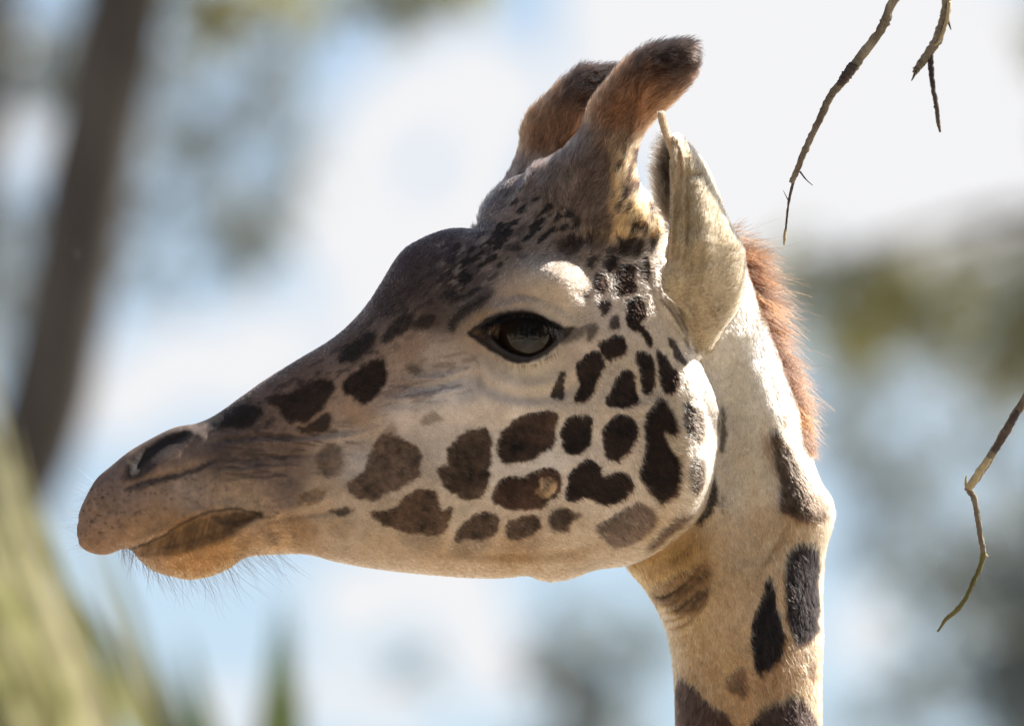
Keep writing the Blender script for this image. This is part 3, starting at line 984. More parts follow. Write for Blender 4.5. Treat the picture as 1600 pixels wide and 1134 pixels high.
GAIN = 1.0
HB = [(150, 800, 146, 119, 102), (140, 845, 148, 117, 94), (200, 770, 140, 118, 106), (175, 740, 126, 104, 94), (250, 680, 110, 88, 76), (300, 775, 152, 133, 120), (380, 775, 162, 138, 115),
      (300, 825, 168, 124, 76), (230, 835, 160, 128, 98), (300, 885, 172, 126, 78), (350, 865, 175, 130, 82), (450, 840, 180, 144, 106), (450, 755, 120, 101, 92), (400, 715, 90, 76, 72),
      (450, 700, 100, 82, 75), (350, 700, 85, 71, 68), (330, 680, 110, 94, 86), (500, 780, 178, 150, 122), (540, 690, 168, 148, 134), (560, 720, 172, 157, 147), (600, 850, 186, 155, 120),
      (700, 872, 186, 152, 115), (800, 882, 176, 142, 105), (900, 872, 180, 148, 112), (640, 640, 188, 170, 158), (700, 622, 198, 182, 170), (800, 625, 197, 178, 162), (680, 560, 170, 150, 136),
      (620, 600, 160, 136, 118), (560, 640, 165, 137, 116), (490, 650, 150, 122, 104), (480, 590, 108, 86, 76), (420, 600, 100, 80, 72), (370, 640, 92, 74, 68), (550, 530, 92, 74, 68),
      (600, 470, 60, 46, 46), (640, 410, 58, 46, 48), (700, 385, 56, 46, 50), (650, 450, 62, 49, 46), (705, 440, 60, 49, 46), (680, 488, 80, 63, 56), (640, 540, 152, 128, 112), (740, 420, 72, 62, 64),
      (790, 380, 92, 79, 76), (760, 345, 92, 85, 88), (800, 310, 92, 82, 80), (850, 340, 105, 90, 80), (880, 380, 112, 94, 82), (755, 505, 165, 138, 110), (735, 472, 85, 73, 68), (795, 465, 168, 145, 126),
      (850, 440, 182, 158, 134), (870, 480, 187, 164, 140), (830, 580, 192, 170, 142), (900, 560, 192, 165, 138), (960, 480, 182, 163, 150), (950, 640, 190, 166, 140), (1000, 600, 190, 166, 138),
      (850, 710, 196, 182, 168), (920, 710, 196, 176, 156), (750, 720, 196, 180, 164), (1060, 700, 182, 158, 128), (1100, 650, 195, 175, 146), (960, 790, 196, 173, 148), (900, 840, 190, 162, 130),
      (1040, 850, 186, 154, 112), (950, 345, 165, 135, 100), (1000, 350, 185, 155, 120), (1000, 400, 176, 156, 136), (1030, 480, 190, 172, 152), (1080, 540, 192, 172, 145), (720, 800, 194, 170, 142), (560, 810, 186, 158, 128)]
a_ = np.array(HB, float)
def paler(c, k=.32):
    g = c.mean(1, keepdims=True)
    k = k * smoothstep(138, 160, g)
    return (g + (c - g) * (1 - k)) * (1 + .16 * smoothstep(120, 190, g))


base_f = idw(a_[:, :2], lin(paler(a_[:, 2:])) * GAIN)
TH = np.stack([f(MU, MV) for f in base_f], -1)
NB = [(1000, 890, 172, 136, 88), (1060, 880, 178, 145, 98), (1130, 650, 226, 216, 202), (1150, 750, 214, 199, 178), (1160, 620, 228, 220, 206), (1180, 850, 190, 165, 135), (1080, 1000, 186, 155, 114), (1150, 960, 188, 160, 128),
      (1100, 1060, 176, 144, 106), (1260, 835, 172, 144, 112), (1230, 1050, 160, 126, 92), (1200, 560, 226, 216, 200), (1240, 690, 208, 188, 162), (1160, 1130, 168, 136, 102), (1280, 900, 185, 155, 120)]
a_ = np.array(NB, float)
base_n = idw(a_[:, :2], lin(a_[:, 2:]) * GAIN)
TN = np.stack([f(MU, MV) for f in base_n], -1)
for T, k in ((TH, 71), (TN, 72)):
    T *= (1 + .22 * vnoise(MU, MV, 26, k) + .22 * vnoise(MU, MV, 7, k + 5) + .12 * vnoise(MU, MV, 60, k + 9))[..., None]

def flecks(T, region, soft, ang, su, sv, lo, hi, colr, alpha, seed):
    c, s_ = math.cos(R(ang)), math.sin(R(ang))
    x, y = MU * c + MV * s_, -MU * s_ + MV * c
    n = vnoise(x / su, y / sv, 1, seed) + .5 * vnoise(x / su, y / sv, .45, seed + 1)
    P = closed(region, 3)
    w = smoothstep(-soft, soft, seg_dist(P, MU[::3, ::3], MV[::3, ::3], True))
    w = np.kron(w, np.ones((3, 3)))[:MU.shape[0], :MU.shape[1]]
    m = (smoothstep(lo, hi, n) * w * alpha)[..., None]
    T[:] = T * (1 - m) + m * lin(colr) * GAIN


CROWN = [(690, 400), (740, 365), (770, 320), (810, 285), (880, 290), (930, 340), (915, 390), (850, 398), (790, 420), (735, 470), (690, 470)]
flecks(TH, CROWN, 22, -38, 19, 8, .0, .14, (135, 120, 112), .7, 101)
flecks(TH, CROWN, 18, -38, 19, 8, .07, .16, (26, 21, 22), .96, 103)
flecks(TH, [(920, 300), (990, 310), (1020, 350), (1020, 395), (960, 405), (915, 395)], 10, 80, 12, 6, .05, .18, (42, 32, 28), .9, 105)
flecks(TH, [(320, 655), (420, 595), (520, 535), (600, 450), (640, 400), (700, 380), (720, 440), (640, 520), (560, 600), (460, 650), (400, 690)], 25, -32, 14, 6, .08, .3, (40, 32, 32), .65, 107)
flecks(TH, [(350, 670), (480, 660), (560, 660), (560, 690), (480, 745), (360, 745)], 20, 2, 26, 5, .05, .25, (58, 48, 46), .6, 109)
flecks(TH, [(560, 600), (640, 540), (730, 540), (740, 600), (640, 640), (560, 650)], 20, -12, 22, 6, .08, .3, (110, 90, 78), .5, 111)
DARK = (37, 25, 19); MID = (72, 54, 43); LITE = (96, 78, 66); BLACK = (24, 19, 19)
SPOTS = [
    ([(538, 597), (572, 566), (597, 563), (606, 585), (597, 612), (569, 631), (554, 622), (538, 612)], DARK, 1, 5),
    ([(418, 622), (458, 609), (498, 591), (523, 597), (514, 628), (486, 656), (455, 659), (436, 640)], DARK, .97, 6),
    ([(464, 668), (489, 659), (517, 643), (523, 656), (507, 674), (473, 676)], DARK, .9, 5),
    ([(310, 655), (340, 640), (381, 630), (409, 636), (411, 652), (387, 668), (340, 668)], BLACK, .95, 7),
    ([(529, 563), (548, 535), (588, 517), (582, 544), (557, 563)], BLACK, .9, 7), ([(597, 535), (612, 510), (634, 490), (647, 494), (640, 517), (612, 534)], BLACK, .9, 6),
    ([(646, 501), (677, 493), (680, 510), (649, 516)], DARK, .85, 6), ([(634, 569), (659, 576), (648, 588)], DARK, .55, 7),
    ([(698, 512), (712, 488), (740, 470), (774, 458), (756, 476), (722, 498), (711, 521)], BLACK, .85, 8),
    ([(917, 404), (930, 400), (928, 421), (917, 416)], DARK, .9, 3), ([(946, 402), (961, 400), (962, 419), (949, 426), (941, 413)], DARK, 1, 3),
    ([(962, 419), (991, 413), (990, 437), (996, 452), (965, 464), (958, 440)], DARK, 1, 3), ([(998, 408), (1014, 403), (1014, 437), (1004, 436)], DARK, .9, 3),
    ([(929, 429), (944, 428), (948, 450), (936, 459), (925, 448)], DARK, 1, 3), ([(909, 457), (918, 456), (917, 468), (911, 467)], DARK, .7, 3),
    ([(930, 473), (953, 469), (954, 480), (944, 494), (936, 487)], DARK, .95, 3),
    ([(977, 474), (1003, 465), (1009, 493), (1002, 507), (1020, 532), (1013, 543), (999, 522), (980, 511)], DARK, 1, 3), ([(951, 506), (961, 492), (970, 509), (954, 514)], DARK, .9, 3),
    ([(934, 543), (941, 532), (965, 521), (979, 540), (974, 554), (954, 564), (941, 557)], DARK, 1, 3), ([(915, 511), (925, 505), (935, 511), (921, 536), (915, 525)], DARK, .75, 4),
    ([(911, 556), (930, 547), (945, 570), (930, 596), (926, 618), (896, 629), (904, 601), (899, 575)], DARK, 1, 3), ([(875, 585), (882, 580), (879, 623), (858, 618)], DARK, .95, 3),
    ([(971, 580), (983, 576), (992, 604), (992, 631), (954, 637), (944, 628), (951, 609)], DARK, 1, 3), ([(994, 551), (1016, 555), (1023, 604), (1004, 615), (997, 583)], DARK, 1, 3),
    ([(1024, 549), (1035, 555), (1064, 596), (1044, 614), (1031, 604)], DARK, 1, 3), ([(1041, 527), (1052, 532), (1070, 563), (1064, 571), (1045, 543)], DARK, .95, 3),
    ([(1020, 630), (1031, 622), (1047, 639), (1058, 667), (1052, 679), (1036, 674), (1042, 696), (1060, 719), (1057, 757), (1035, 786), (1013, 768), (999, 737), (1007, 707), (1005, 667), (1012, 641)], DARK, 1, 4),
    ([(1065, 633), (1076, 625), (1092, 641), (1099, 670), (1092, 686), (1072, 679)], DARK, .95, 4), ([(1083, 598), (1102, 600), (1117, 630), (1122, 663), (1116, 676), (1102, 641)], DARK, .9, 4),
    ([(1076, 722), (1094, 710), (1101, 737), (1092, 768), (1076, 760)], DARK, .95, 4),
    ([(883, 656), (906, 647), (925, 652), (923, 681), (907, 708), (884, 708), (873, 681)], DARK, 1, 3), ([(948, 659), (972, 645), (994, 663), (988, 696), (965, 718), (943, 708), (940, 678)], DARK, 1, 3),
    ([(890, 737), (917, 714), (937, 726), (940, 743), (969, 736), (988, 752), (981, 771), (940, 788), (919, 775), (886, 779)], DARK, 1, 3),
    ([(930, 822), (972, 796), (998, 782), (1021, 804), (1014, 831), (976, 853), (950, 849)], LITE, .95, 5),
    ([(1008, 857), (1035, 826), (1057, 804), (1077, 803), (1066, 822), (1035, 845), (1017, 864)], MID, .95, 4), ([(857, 807), (869, 792), (887, 792), (908, 806), (887, 816), (885, 827), (864, 829)], MID, .95, 5),
    ([(868, 800), (885, 795), (892, 812), (872, 818)], DARK, .7, 5),
    ([(778, 694), (791, 663), (824, 645), (869, 644), (866, 674), (861, 697), (827, 717), (788, 724), (779, 710)], (62, 46, 38), 1, 3.5), ([(845, 648), (869, 645), (867, 668), (850, 664)], (74, 52, 40), .5, 5),
    ([(684, 728), (698, 723), (700, 703), (713, 680), (746, 666), (763, 671), (768, 713), (761, 733), (766, 740), (746, 779), (707, 770), (686, 746)], (76, 60, 49), 1, 4),
    ([(544, 752), (570, 736), (583, 697), (605, 679), (628, 683), (652, 697), (659, 736), (638, 753), (599, 773), (579, 781), (552, 772)], LITE, 1, 5), ([(596, 690), (612, 660), (630, 688)], LITE, .5, 8),
    ([(583, 796), (618, 791), (628, 777), (658, 761), (681, 765), (690, 795), (711, 790), (704, 808), (690, 835), (648, 832), (609, 821), (587, 809)], (88, 68, 54), 1, 4), ([(620, 828), (690, 836), (684, 858), (640, 850)], LITE, .35, 9),
    ([(733, 808), (759, 797), (781, 808), (776, 827), (762, 841), (733, 841), (709, 842), (719, 821)], (84, 66, 54), 1, 4), ([(712, 845), (765, 842), (755, 862), (705, 864)], LITE, .4, 9),
    ([(788, 834), (798, 811), (831, 803), (843, 811), (841, 828), (804, 840)], (84, 66, 54), 1, 3.5), ([(795, 846), (845, 838), (840, 858), (790, 864)], LITE, .3, 9),
    ([(769, 769), (785, 746), (818, 741), (863, 728), (877, 742), (872, 769), (844, 792), (804, 796), (774, 786)], (70, 50, 39), 1, 3.5), ([(838, 768), (850, 748), (868, 752), (864, 770), (848, 776)], (205, 170, 130), .85, 5),
    ([(658, 654), (680, 641), (694, 654), (674, 663), (664, 666)], LITE, .6, 6), ([(498, 706), (520, 692), (536, 704), (538, 732), (516, 744), (498, 730)], LITE, .8, 8),
    ([(466, 770), (512, 762), (500, 784), (470, 788)], (130, 104, 78), .8, 6), ([(514, 798), (540, 788), (556, 796), (535, 803)], BLACK, .85, 5), ([(450, 810), (480, 808), (500, 830), (470, 850), (455, 835)], (135, 105, 75), .5, 9),
    ([(418, 832), (432, 828), (440, 845), (425, 852)], MID, .5, 7), ([(520, 806), (560, 815), (540, 840), (515, 830)], (150, 120, 85), .4, 10),
    ([(780, 360), (790, 352), (786, 372)], BLACK, .6, 4), ([(762, 372), (785, 350), (775, 378)], BLACK, .6, 5), ([(790, 386), (812, 380), (816, 392), (795, 394)], BLACK, .75, 4), ([(805, 398), (818, 400), (812, 408)], BLACK, .6, 4),
    ([(752, 392), (772, 382), (764, 402)], BLACK, .7, 4), ([(745, 415), (760, 408), (752, 422)], BLACK, .6, 4), ([(800, 362), (820, 350), (814, 370)], BLACK, .5, 5), ([(716, 435), (732, 425), (726, 442)], BLACK, .7, 4),
    ([(868, 378), (885, 372), (900, 380), (898, 400), (872, 398)], DARK, .75, 6), ([(893, 318), (906, 312), (910, 340), (902, 362), (894, 350)], BLACK, .8, 5),
    ([(920, 372), (948, 366), (945, 392), (925, 390)], DARK, .6, 5), ([(964, 380), (996, 374), (1000, 398), (968, 402)], DARK, .9, 5), ([(978, 344), (996, 340), (1000, 362), (984, 364)], DARK, .7, 6),
    ([(938, 340), (954, 330), (958, 372), (944, 370)], DARK, .55, 6), ([(1008, 362), (1024, 364), (1026, 384), (1010, 380)], DARK, .8, 4)]
for poly, c_, al, sf in SPOTS:
    spot(TH, poly, c_, al, sf)
# dark eye-rim skin; nostril and mouth skin with recess shade painted in
LID = [(730, 521), (746, 508), (762, 497), (788, 487), (812, 484), (837, 489), (861, 500), (882, 511), (897, 509), (890, 524), (870, 541), (852, 556), (826, 567), (798, 566), (769, 550), (745, 534)]
spot(TH, LID, (28, 22, 22), .97, 4, 3, .45)
spot(TH, [(740, 518), (762, 506), (782, 506), (776, 524), (750, 526)], (110, 84, 62), .65, 5)
spot(TH, [(872, 520), (900, 510), (918, 506), (905, 528), (880, 540)], (60, 48, 44), .7, 6)
spot(TH, [(200, 750), (207, 720), (229, 694), (262, 675), (295, 667), (306, 679), (286, 701), (256, 721), (230, 743)], (60, 48, 42), .9, 9, 3, .4)
spot(TH, [(208, 742), (214, 722), (236, 699), (266, 681), (292, 674), (297, 680), (270, 697), (242, 714), (222, 733)], (26, 21, 20), .95, 6, 3, .3)
spot(TH, [(200, 764), (230, 749), (262, 744), (300, 733), (340, 716), (345, 720), (300, 741), (240, 758)], (46, 40, 42), .7, 5)  # crease under the nostril, its shade put into the colour
spot(TH, [(225, 850), (256, 838), (292, 818), (330, 802), (372, 797), (410, 801), (385, 816), (345, 835), (300, 848), (255, 856)], (104, 78, 50), .85, 8, 3, .5)
spot(TH, [(330, 806), (372, 799), (411, 800), (395, 812), (360, 818)], (80, 58, 40), .7, 6)
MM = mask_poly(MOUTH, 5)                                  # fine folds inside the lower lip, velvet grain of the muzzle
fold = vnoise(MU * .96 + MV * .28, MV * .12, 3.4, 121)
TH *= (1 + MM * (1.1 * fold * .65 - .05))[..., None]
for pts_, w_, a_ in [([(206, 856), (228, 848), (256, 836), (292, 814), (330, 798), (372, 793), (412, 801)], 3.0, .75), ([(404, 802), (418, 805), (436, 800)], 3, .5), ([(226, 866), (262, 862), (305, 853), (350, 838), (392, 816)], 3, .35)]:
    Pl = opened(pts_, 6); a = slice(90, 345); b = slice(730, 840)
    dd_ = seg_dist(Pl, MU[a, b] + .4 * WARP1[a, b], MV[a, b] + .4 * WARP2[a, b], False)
    TH[a, b] *= (1 - a_ * np.exp(-(dd_ / w_) ** 2))[..., None]  # painted crease shade along the lip edges
gr = smoothstep(500, 430, MU)
TH *= (1 + gr * (.34 * vnoise(MU, MV, 2.6, 122) + .26 * vnoise(MU, MV, 5.5, 123) + .25 * vnoise(MU, MV, 15, 124)))[..., None]
for i in range(8):                                        # crease shade painted into the coat below the ear root
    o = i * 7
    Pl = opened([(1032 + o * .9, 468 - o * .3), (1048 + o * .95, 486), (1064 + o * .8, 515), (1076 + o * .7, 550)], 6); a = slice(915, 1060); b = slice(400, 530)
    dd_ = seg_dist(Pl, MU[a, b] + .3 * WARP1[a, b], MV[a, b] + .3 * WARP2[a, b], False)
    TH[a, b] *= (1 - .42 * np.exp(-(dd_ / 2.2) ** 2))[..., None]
rgd = np.random.default_rng(5)
for _ in range(150):                                     # whisker pores on the lips
    u_, v_ = 132 + 230 * rgd.random() ** 1.4, 745 + 95 * rgd.random()
    if v_ > 838 - .32 * (u_ - 140): continue
    r_ = rgd.uniform(1.0, 1.9)
    a = slice(int(u_) - 104, int(u_) - 95); b = slice(int(v_) - 44, int(v_) - 35)
    m = .75 * np.exp(-((MU[a, b] - u_) ** 2 + (MV[a, b] - v_) ** 2) / r_ ** 2)
    TH[a, b] *= (1 - m)[..., None]
NMARKS = [([(1225, 883), (1241, 852), (1262, 848), (1279, 852), (1282, 883), (1279, 974), (1250, 1004), (1234, 980), (1228, 930)], BLACK, 1, 4),
          ([(1199, 905), (1207, 904), (1217, 955), (1226, 992), (1217, 1030), (1194, 1046), (1187, 1059), (1179, 1030), (1173, 992), (1187, 942)], BLACK, 1, 3.5),
          ([(1131, 1070), (1141, 1049), (1166, 1041), (1167, 1087), (1150, 1087)], (110, 84, 64), .9, 5), ([(1056, 1240), (1058, 1072), (1076, 1066), (1112, 1102), (1137, 1117), (1150, 1150), (1150, 1240)], (58, 42, 36), 1, 4),
          ([(1175, 1240), (1174, 1126), (1225, 1091), (1250, 1085), (1272, 1108), (1284, 1150), (1284, 1240)], (50, 38, 34), 1, 6), ([(1262, 1015), (1276, 1022), (1278, 1058), (1262, 1050)], (90, 68, 54), .8, 5),
          ([(1202, 680), (1220, 672), (1240, 707), (1296, 786), (1290, 812), (1254, 812), (1220, 797), (1216, 744)], (66, 50, 40), .95, 6), ([(1206, 577), (1220, 605), (1232, 656), (1224, 658), (1209, 611)], (88, 66, 50), .9, 4),
          ([(1190, 680), (1206, 690), (1214, 745), (1200, 720)], (130, 105, 82), .6, 8),
          ([(1012, 921), (1059, 899), (1103, 872), (1114, 905), (1101, 949), (1066, 958), (1028, 938)], (112, 84, 58), .75, 9), ([(1020, 935), (1060, 918), (1100, 890), (1106, 900), (1064, 930), (1030, 944)], (60, 44, 34), .7, 5),  # dark strips put into the colour along the throat folds
          ([(1040, 952), (1070, 940), (1104, 915), (1104, 930), (1070, 956)], (60, 44, 34), .6, 5), ([(1000, 893), (1050, 870), (1085, 852), (1060, 882), (1010, 905)], (130, 100, 62), .5, 7),
          ([(1110, 722), (1118, 722), (1118, 790), (1098, 816), (1088, 816), (1106, 782)], BLACK, .9, 4), ([(1124, 640), (1134, 640), (1136, 700), (1126, 700)], DARK, .8, 4), ([(1126, 770), (1131, 770), (1130, 800), (1126, 800)], MID, .5, 4)]  # first strip: dark band on the neck behind the jaw edge
for poly, c_, al, sf in NMARKS:
    spot(TN, poly, c_, al, sf)


def tex(T, u, v):
    i = np.clip(np.rint(u - 100).astype(int), 0, T.shape[0] - 1); j = np.clip(np.rint(v - 40).astype(int), 0, T.shape[1] - 1)
    return T[i, j]


def tex2(T, u, v):
    x = np.clip(u - 100, 0, T.shape[0] - 1.01); y = np.clip(v - 40, 0, T.shape[1] - 1.01)
    i = x.astype(int); j = y.astype(int); fx = (x - i)[:, None]; fy = (y - j)[:, None]
    return (T[i, j] * (1 - fx) + T[i + 1, j] * fx) * (1 - fy) + (T[i, j + 1] * (1 - fx) + T[i + 1, j + 1] * fx) * fy


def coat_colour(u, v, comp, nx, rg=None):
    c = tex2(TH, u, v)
    k = comp == 1
    c[k] = tex(TN, u[k], v[k])
    for cid in (2, 3):                                   # ossicones: grey foot, red brown shaft, black tuft
        k = comp == cid
        uu, vv = u[k], v[k]
        if cid == 3: uu, vv = uu + 105, vv - 42
        axis = (1030 - uu) * .45 + vv * .9               # runs down the horn
        n1 = vnoise(uu, vv, 18, 21) + .6 * vnoise(uu, vv, 7, 22)
        t = axis + 34 * n1
        keys = [40, 86, 112, 150, 215, 262, 320, 400]
        cols = lin(np.array([[40, 32, 29], [50, 39, 34], [74, 54, 43], [128, 87, 60], [122, 86, 62], [100, 82, 72], [100, 86, 80], [104, 90, 82]])) * GAIN
        h_ = np.stack([np.interp(t, keys, cols[:, x]) for x in range(3)], -1)
        if cid == 2:
            rear = smoothstep(935, 975, uu + 14 * n1) * smoothstep(205, 250, vv)
            fl = smoothstep(.02, .16, vnoise(uu, vv * .55, 9, 31) + .5 * vnoise(uu, vv * .6, 4, 32))
            rc = lin(np.array([205, 172, 128])) * GAIN * (1 - fl)[:, None] + lin(np.array([58, 44, 36])) * GAIN * fl[:, None]
            h_ = h_ * (1 - rear)[:, None] + rc * rear[:, None]
            low = smoothstep(355, 400, vv)
            h_ = h_ * (1 - low)[:, None] + c[k] * low[:, None]
        else:
            fl = smoothstep(0, .2, vnoise(uu * 1.0 + vv * .8, vv * .35 - uu * .3, 6, 33)) * smoothstep(205, 260, vv)
            h_ = h_ * (1 - .55 * fl)[:, None]
        st = vnoise((uu * .9 + vv * .42) * 1.0, (vv * .9 - uu * .42) * .28, 3.2, 35) + .6 * vnoise(uu * .9 + vv * .42, (vv * .9 - uu * .42) * .2, 7, 36)
        c[k] = h_ * np.exp(1.0 * st)[:, None]
    k = comp == 4
    e_ = lin(np.array([180, 160, 131])) * GAIN
    st = smoothstep(.05, .3, vnoise(u[k], v[k] * .6, 22, 41) + .7 * vnoise(u[k], v[k] * .6, 7, 42) + .35 * np.exp(-((u[k] - 1088) / 26) ** 2 - ((v[k] - 300) / 60) ** 2))  # gaussian term paints the shadowed upper ear into the coat colour
    c[k] = e_ * (1 - .24 * st + .25 * vnoise(u[k], v[k], 4, 43))[:, None]
    k = comp == 5
    c[k] = lin(np.array([182, 156, 128])) * GAIN
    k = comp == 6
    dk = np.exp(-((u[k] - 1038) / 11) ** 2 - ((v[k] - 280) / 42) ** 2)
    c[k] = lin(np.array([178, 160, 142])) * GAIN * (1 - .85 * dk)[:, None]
    return np.clip(c, .004, .9)


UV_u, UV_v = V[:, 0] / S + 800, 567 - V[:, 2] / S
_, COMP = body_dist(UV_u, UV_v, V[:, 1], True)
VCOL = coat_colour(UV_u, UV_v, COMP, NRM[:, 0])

# bare skin (eye rims, nostril, lip line): carried as an attribute so that it shines a little
bare = np.zeros(TH.shape[:2] + (1,), np.float32)


LIDW = [(752, 522), (762, 511), (776, 502), (794, 494), (815, 491), (838, 495), (859, 505), (873, 517), (876, 524), (866, 540), (850, 554), (826, 563), (803, 560), (780, 548), (763, 534)]
BARE = np.maximum.reduce([mask_poly(LIDW, 3), mask_poly(NOSE, 4) * .35, mask_poly(MOUTH, 6) * .45])

M_skin, n_, l_, o_ = new_mat('short_coat_skin')
at_ = n_.new("ShaderNodeAttribute"); at_.attribute_name = 'Col'
at2 = n_.new("ShaderNodeAttribute"); at2.attribute_name = 'Bare'
b_ = n_.new("ShaderNodeBsdfPrincipled")
l_.new(at_.outputs['Color'], b_.inputs['Base Color'])
mr = n_.new("ShaderNodeMapRange"); mr.inputs['To Min'].default_value = .95; mr.inputs['To Max'].default_value = .5
l_.new(at2.outputs['Fac'], mr.inputs['Value']); l_.new(mr.outputs[0], b_.inputs['Roughness'])
tc_ = n_.new("ShaderNodeTexCoord")
nz = n_.new("ShaderNodeTexNoise"); nz.inputs['Scale'].default_value = 420; nz.inputs['Detail'].default_value = 3
l_.new(tc_.outputs['Object'], nz.inputs['Vector'])
bp = n_.new("ShaderNodeBump"); bp.inputs['Strength'].default_value = .35; bp.inputs['Distance'].default_value = .001
l_.new(nz.outputs['Fac'], bp.inputs['Height']); l_.new(bp.outputs[0], b_.inputs['Normal'])
b_.inputs['Specular IOR Level'].default_value = .35
l_.new(b_.outputs[0], o_.inputs[0])

giraffe = empty('giraffe', CAM + VIEW * DIST)
giraffe.rotation_euler = (PITCH, 0, 0)
props(giraffe, 'giraffe head and neck in profile facing left with dark brown patches', 'giraffe')
body = mesh_ob('body', V, Q, M_skin, giraffe)
ca = body.data.attributes.new('Col', 'FLOAT_COLOR', 'POINT')
c4 = np.ones((len(V), 4), np.float32); c4[:, :3] = VCOL * .8
ca.data.foreach_set('color', c4.ravel())
vb = tex(BARE, UV_u, UV_v) * (COMP == 0)
ba = body.data.attributes.new('Bare', 'FLOAT', 'POINT'); ba.data.foreach_set('value', vb.astype(np.float32))

# --- hair material
def hair_mat(name, rough=.52, rrad=.55, coat=.0):
    m, n, l, out = new_mat(name)
    a = n.new("ShaderNodeAttribute"); a.attribute_name = 'Col'
    h = n.new("ShaderNodeBsdfHairPrincipled")
    h.model = 'CHIANG'; h.parametrization = 'COLOR'
    l.new(a.outputs['Color'], h.inputs['Color'])
    h.inputs['Roughness'].default_value = rough
    h.inputs['Radial Roughness'].default_value = rrad
    h.inputs['IOR'].default_value = 1.32
    l.new(h.outputs[0], out.inputs[0])
    return m


M_hair = hair_mat('coat_hair')
M_lash, n_, l_, o_ = new_mat('black_lash')
b_ = n_.new("ShaderNodeBsdfPrincipled"); b_.inputs['Base Color'].default_value = (.008, .006, .006, 1)
b_.inputs['Roughness'].default_value = .7; b_.inputs['Specular IOR Level'].default_value = .15
l_.new(b_.outputs[0], o_.inputs[0])

# --- roots
FLOW = [(150, 820, .4, .9), (150, 760, .5, .85), (200, 800, .8, .6), (250, 700, .9, -.3), (300, 700, 1, 0), (300, 790, 1, .25), (350, 690, 1, -.1), (400, 640, .9, -.45), (420, 720, 1, 0), (500, 560, .8, -.6), (500, 640, .95, -.25),
        (520, 720, 1, .1), (580, 490, .6, -.8), (580, 600, .85, -.4), (640, 420, .4, -.9), (640, 540, .8, -.55), (650, 640, 1, .1), (720, 400, .6, -.75), (720, 470, .7, -.7), (720, 560, .7, .4), (760, 520, .6, -.6), (780, 380, .75, -.6), (800, 440, .5, -.8),
        (850, 420, .7, -.7), (850, 480, .4, -.9), (890, 460, .8, -.4), (800, 585, .1, 1), (850, 585, .25, 1), (900, 560, .7, .7), (760, 585, -.1, 1), (750, 640, .8, .5), (840, 340, .3, -.95), (900, 360, .3, -.95), (960, 360, .15, -1), (1000, 340, .4, -.9),
        (960, 440, .5, .6), (960, 520, .5, .85), (1010, 500, .3, .95), (1040, 560, .4, .9), (960, 620, .5, .85), (1050, 650, .6, .8), (1090, 650, .8, .6), (1100, 720, .8, .6), (1060, 790, .8, .6), (980, 720, .5, .85), (850, 700, .6, .75), (850, 800, .7, .6),
        (980, 830, .8, .55), (700, 720, .8, .5), (700, 820, .85, .5), (600, 760, .9, .4), (600, 850, .9, .4), (750, 890, .8, .6), (900, 890, .75, .65), (300, 880, .3, .95), (250, 870, 0, 1), (350, 870, .6, .8), (380, 850, .8, .5), (450, 830, .95, .3), (430, 780, 1, .2), (330, 800, .6, .6)]
NFLOW = [(1000, 900, .5, .85), (1080, 900, .5, .9), (1080, 1000, .15, 1), (1070, 1130, 0, 1), (1150, 700, .05, 1), (1150, 900, .1, 1), (1180, 1100, .2, 1), (1200, 560, .1, 1), (1250, 700, .35, .95), (1290, 800, .35, .95), (1280, 900, .2, 1), (1280, 1100, .25, 1), (1220, 1000, .2, 1)]
a_ = np.array(FLOW, float); flow_h = idw(a_[:, :2], a_[:, 2:], 8, 3)
a_ = np.array(NFLOW, float); flow_n = idw(a_[:, :2], a_[:, 2:], 8, 3)

LEN = [(140, 820, 2.2), (200, 760, 2.2), (260, 700, 1.6), (300, 780, 2.5), (300, 880, 6), (360, 860, 6), (250, 875, 5), (330, 830, 3), (400, 760, 3), (450, 700, 3.2), (450, 840, 5), (500, 600, 4), (600, 480, 5), (640, 400, 5), (700, 380, 5), (600, 700, 5), (600, 850, 6), (760, 400, 5),
       (740, 480, 7), (800, 460, 5), (860, 440, 6), (800, 580, 4), (760, 520, 3), (880, 540, 4), (900, 470, 7), (950, 380, 10), (850, 360, 6), (1000, 360, 10), (980, 480, 6), (1000, 600, 7), (1030, 630, 9), (1100, 640, 11), (1115, 720, 12), (1080, 800, 12), (1020, 850, 10),
       (900, 700, 6), (800, 750, 6), (700, 750, 6), (800, 880, 7), (930, 880, 8), (1050, 500, 5)]
a_ = np.array(LEN, float); len_h = idw(a_[:, :2], a_[:, 2:] * .00078, 8, 3)[0]

area = np.linalg.norm(np.cross(V[Q[:, 2]] - V[Q[:, 0]], V[Q[:, 3]] - V[Q[:, 1]]), axis=1) * .5
fn = np.cross(V[Q[:, 2]] - V[Q[:, 0]], V[Q[:, 3]] - V[Q[:, 1]]); fn /= np.linalg.norm(fn, axis=1)[:, None] + 1e-12
fc = V[Q].mean(1)
fu, fv = fc[:, 0] / S + 800, 567 - fc[:, 2] / S
fcomp = COMP[Q[:, 0]]
dens = area * np.where(fn[:, 1] < .25, 1.0, .10) * np.where(fv > 1190, .06, 1)
dens *= 1 - .97 * np.clip(np.maximum(tex(BARE, fu, fv), tex(mask_poly(NOSE, 4), fu, fv)) * (fcomp == 0), 0, 1)
dens *= np.where((fcomp == 0) & (fu < 460), 1.5, 1) * np.where(fcomp >= 4, 1.5, 1)
NH = 520000
qi = RNG.choice(len(Q), NH, p=dens / dens.sum())
r1, r2 = RNG.random((NH, 1)), RNG.random((NH, 1))
A, B, C, D = (V[Q[qi, k]] for k in range(4))
ROOT = (A * (1 - r1) + B * r1) * (1 - r2) + (D * (1 - r1) + C * r1) * r2
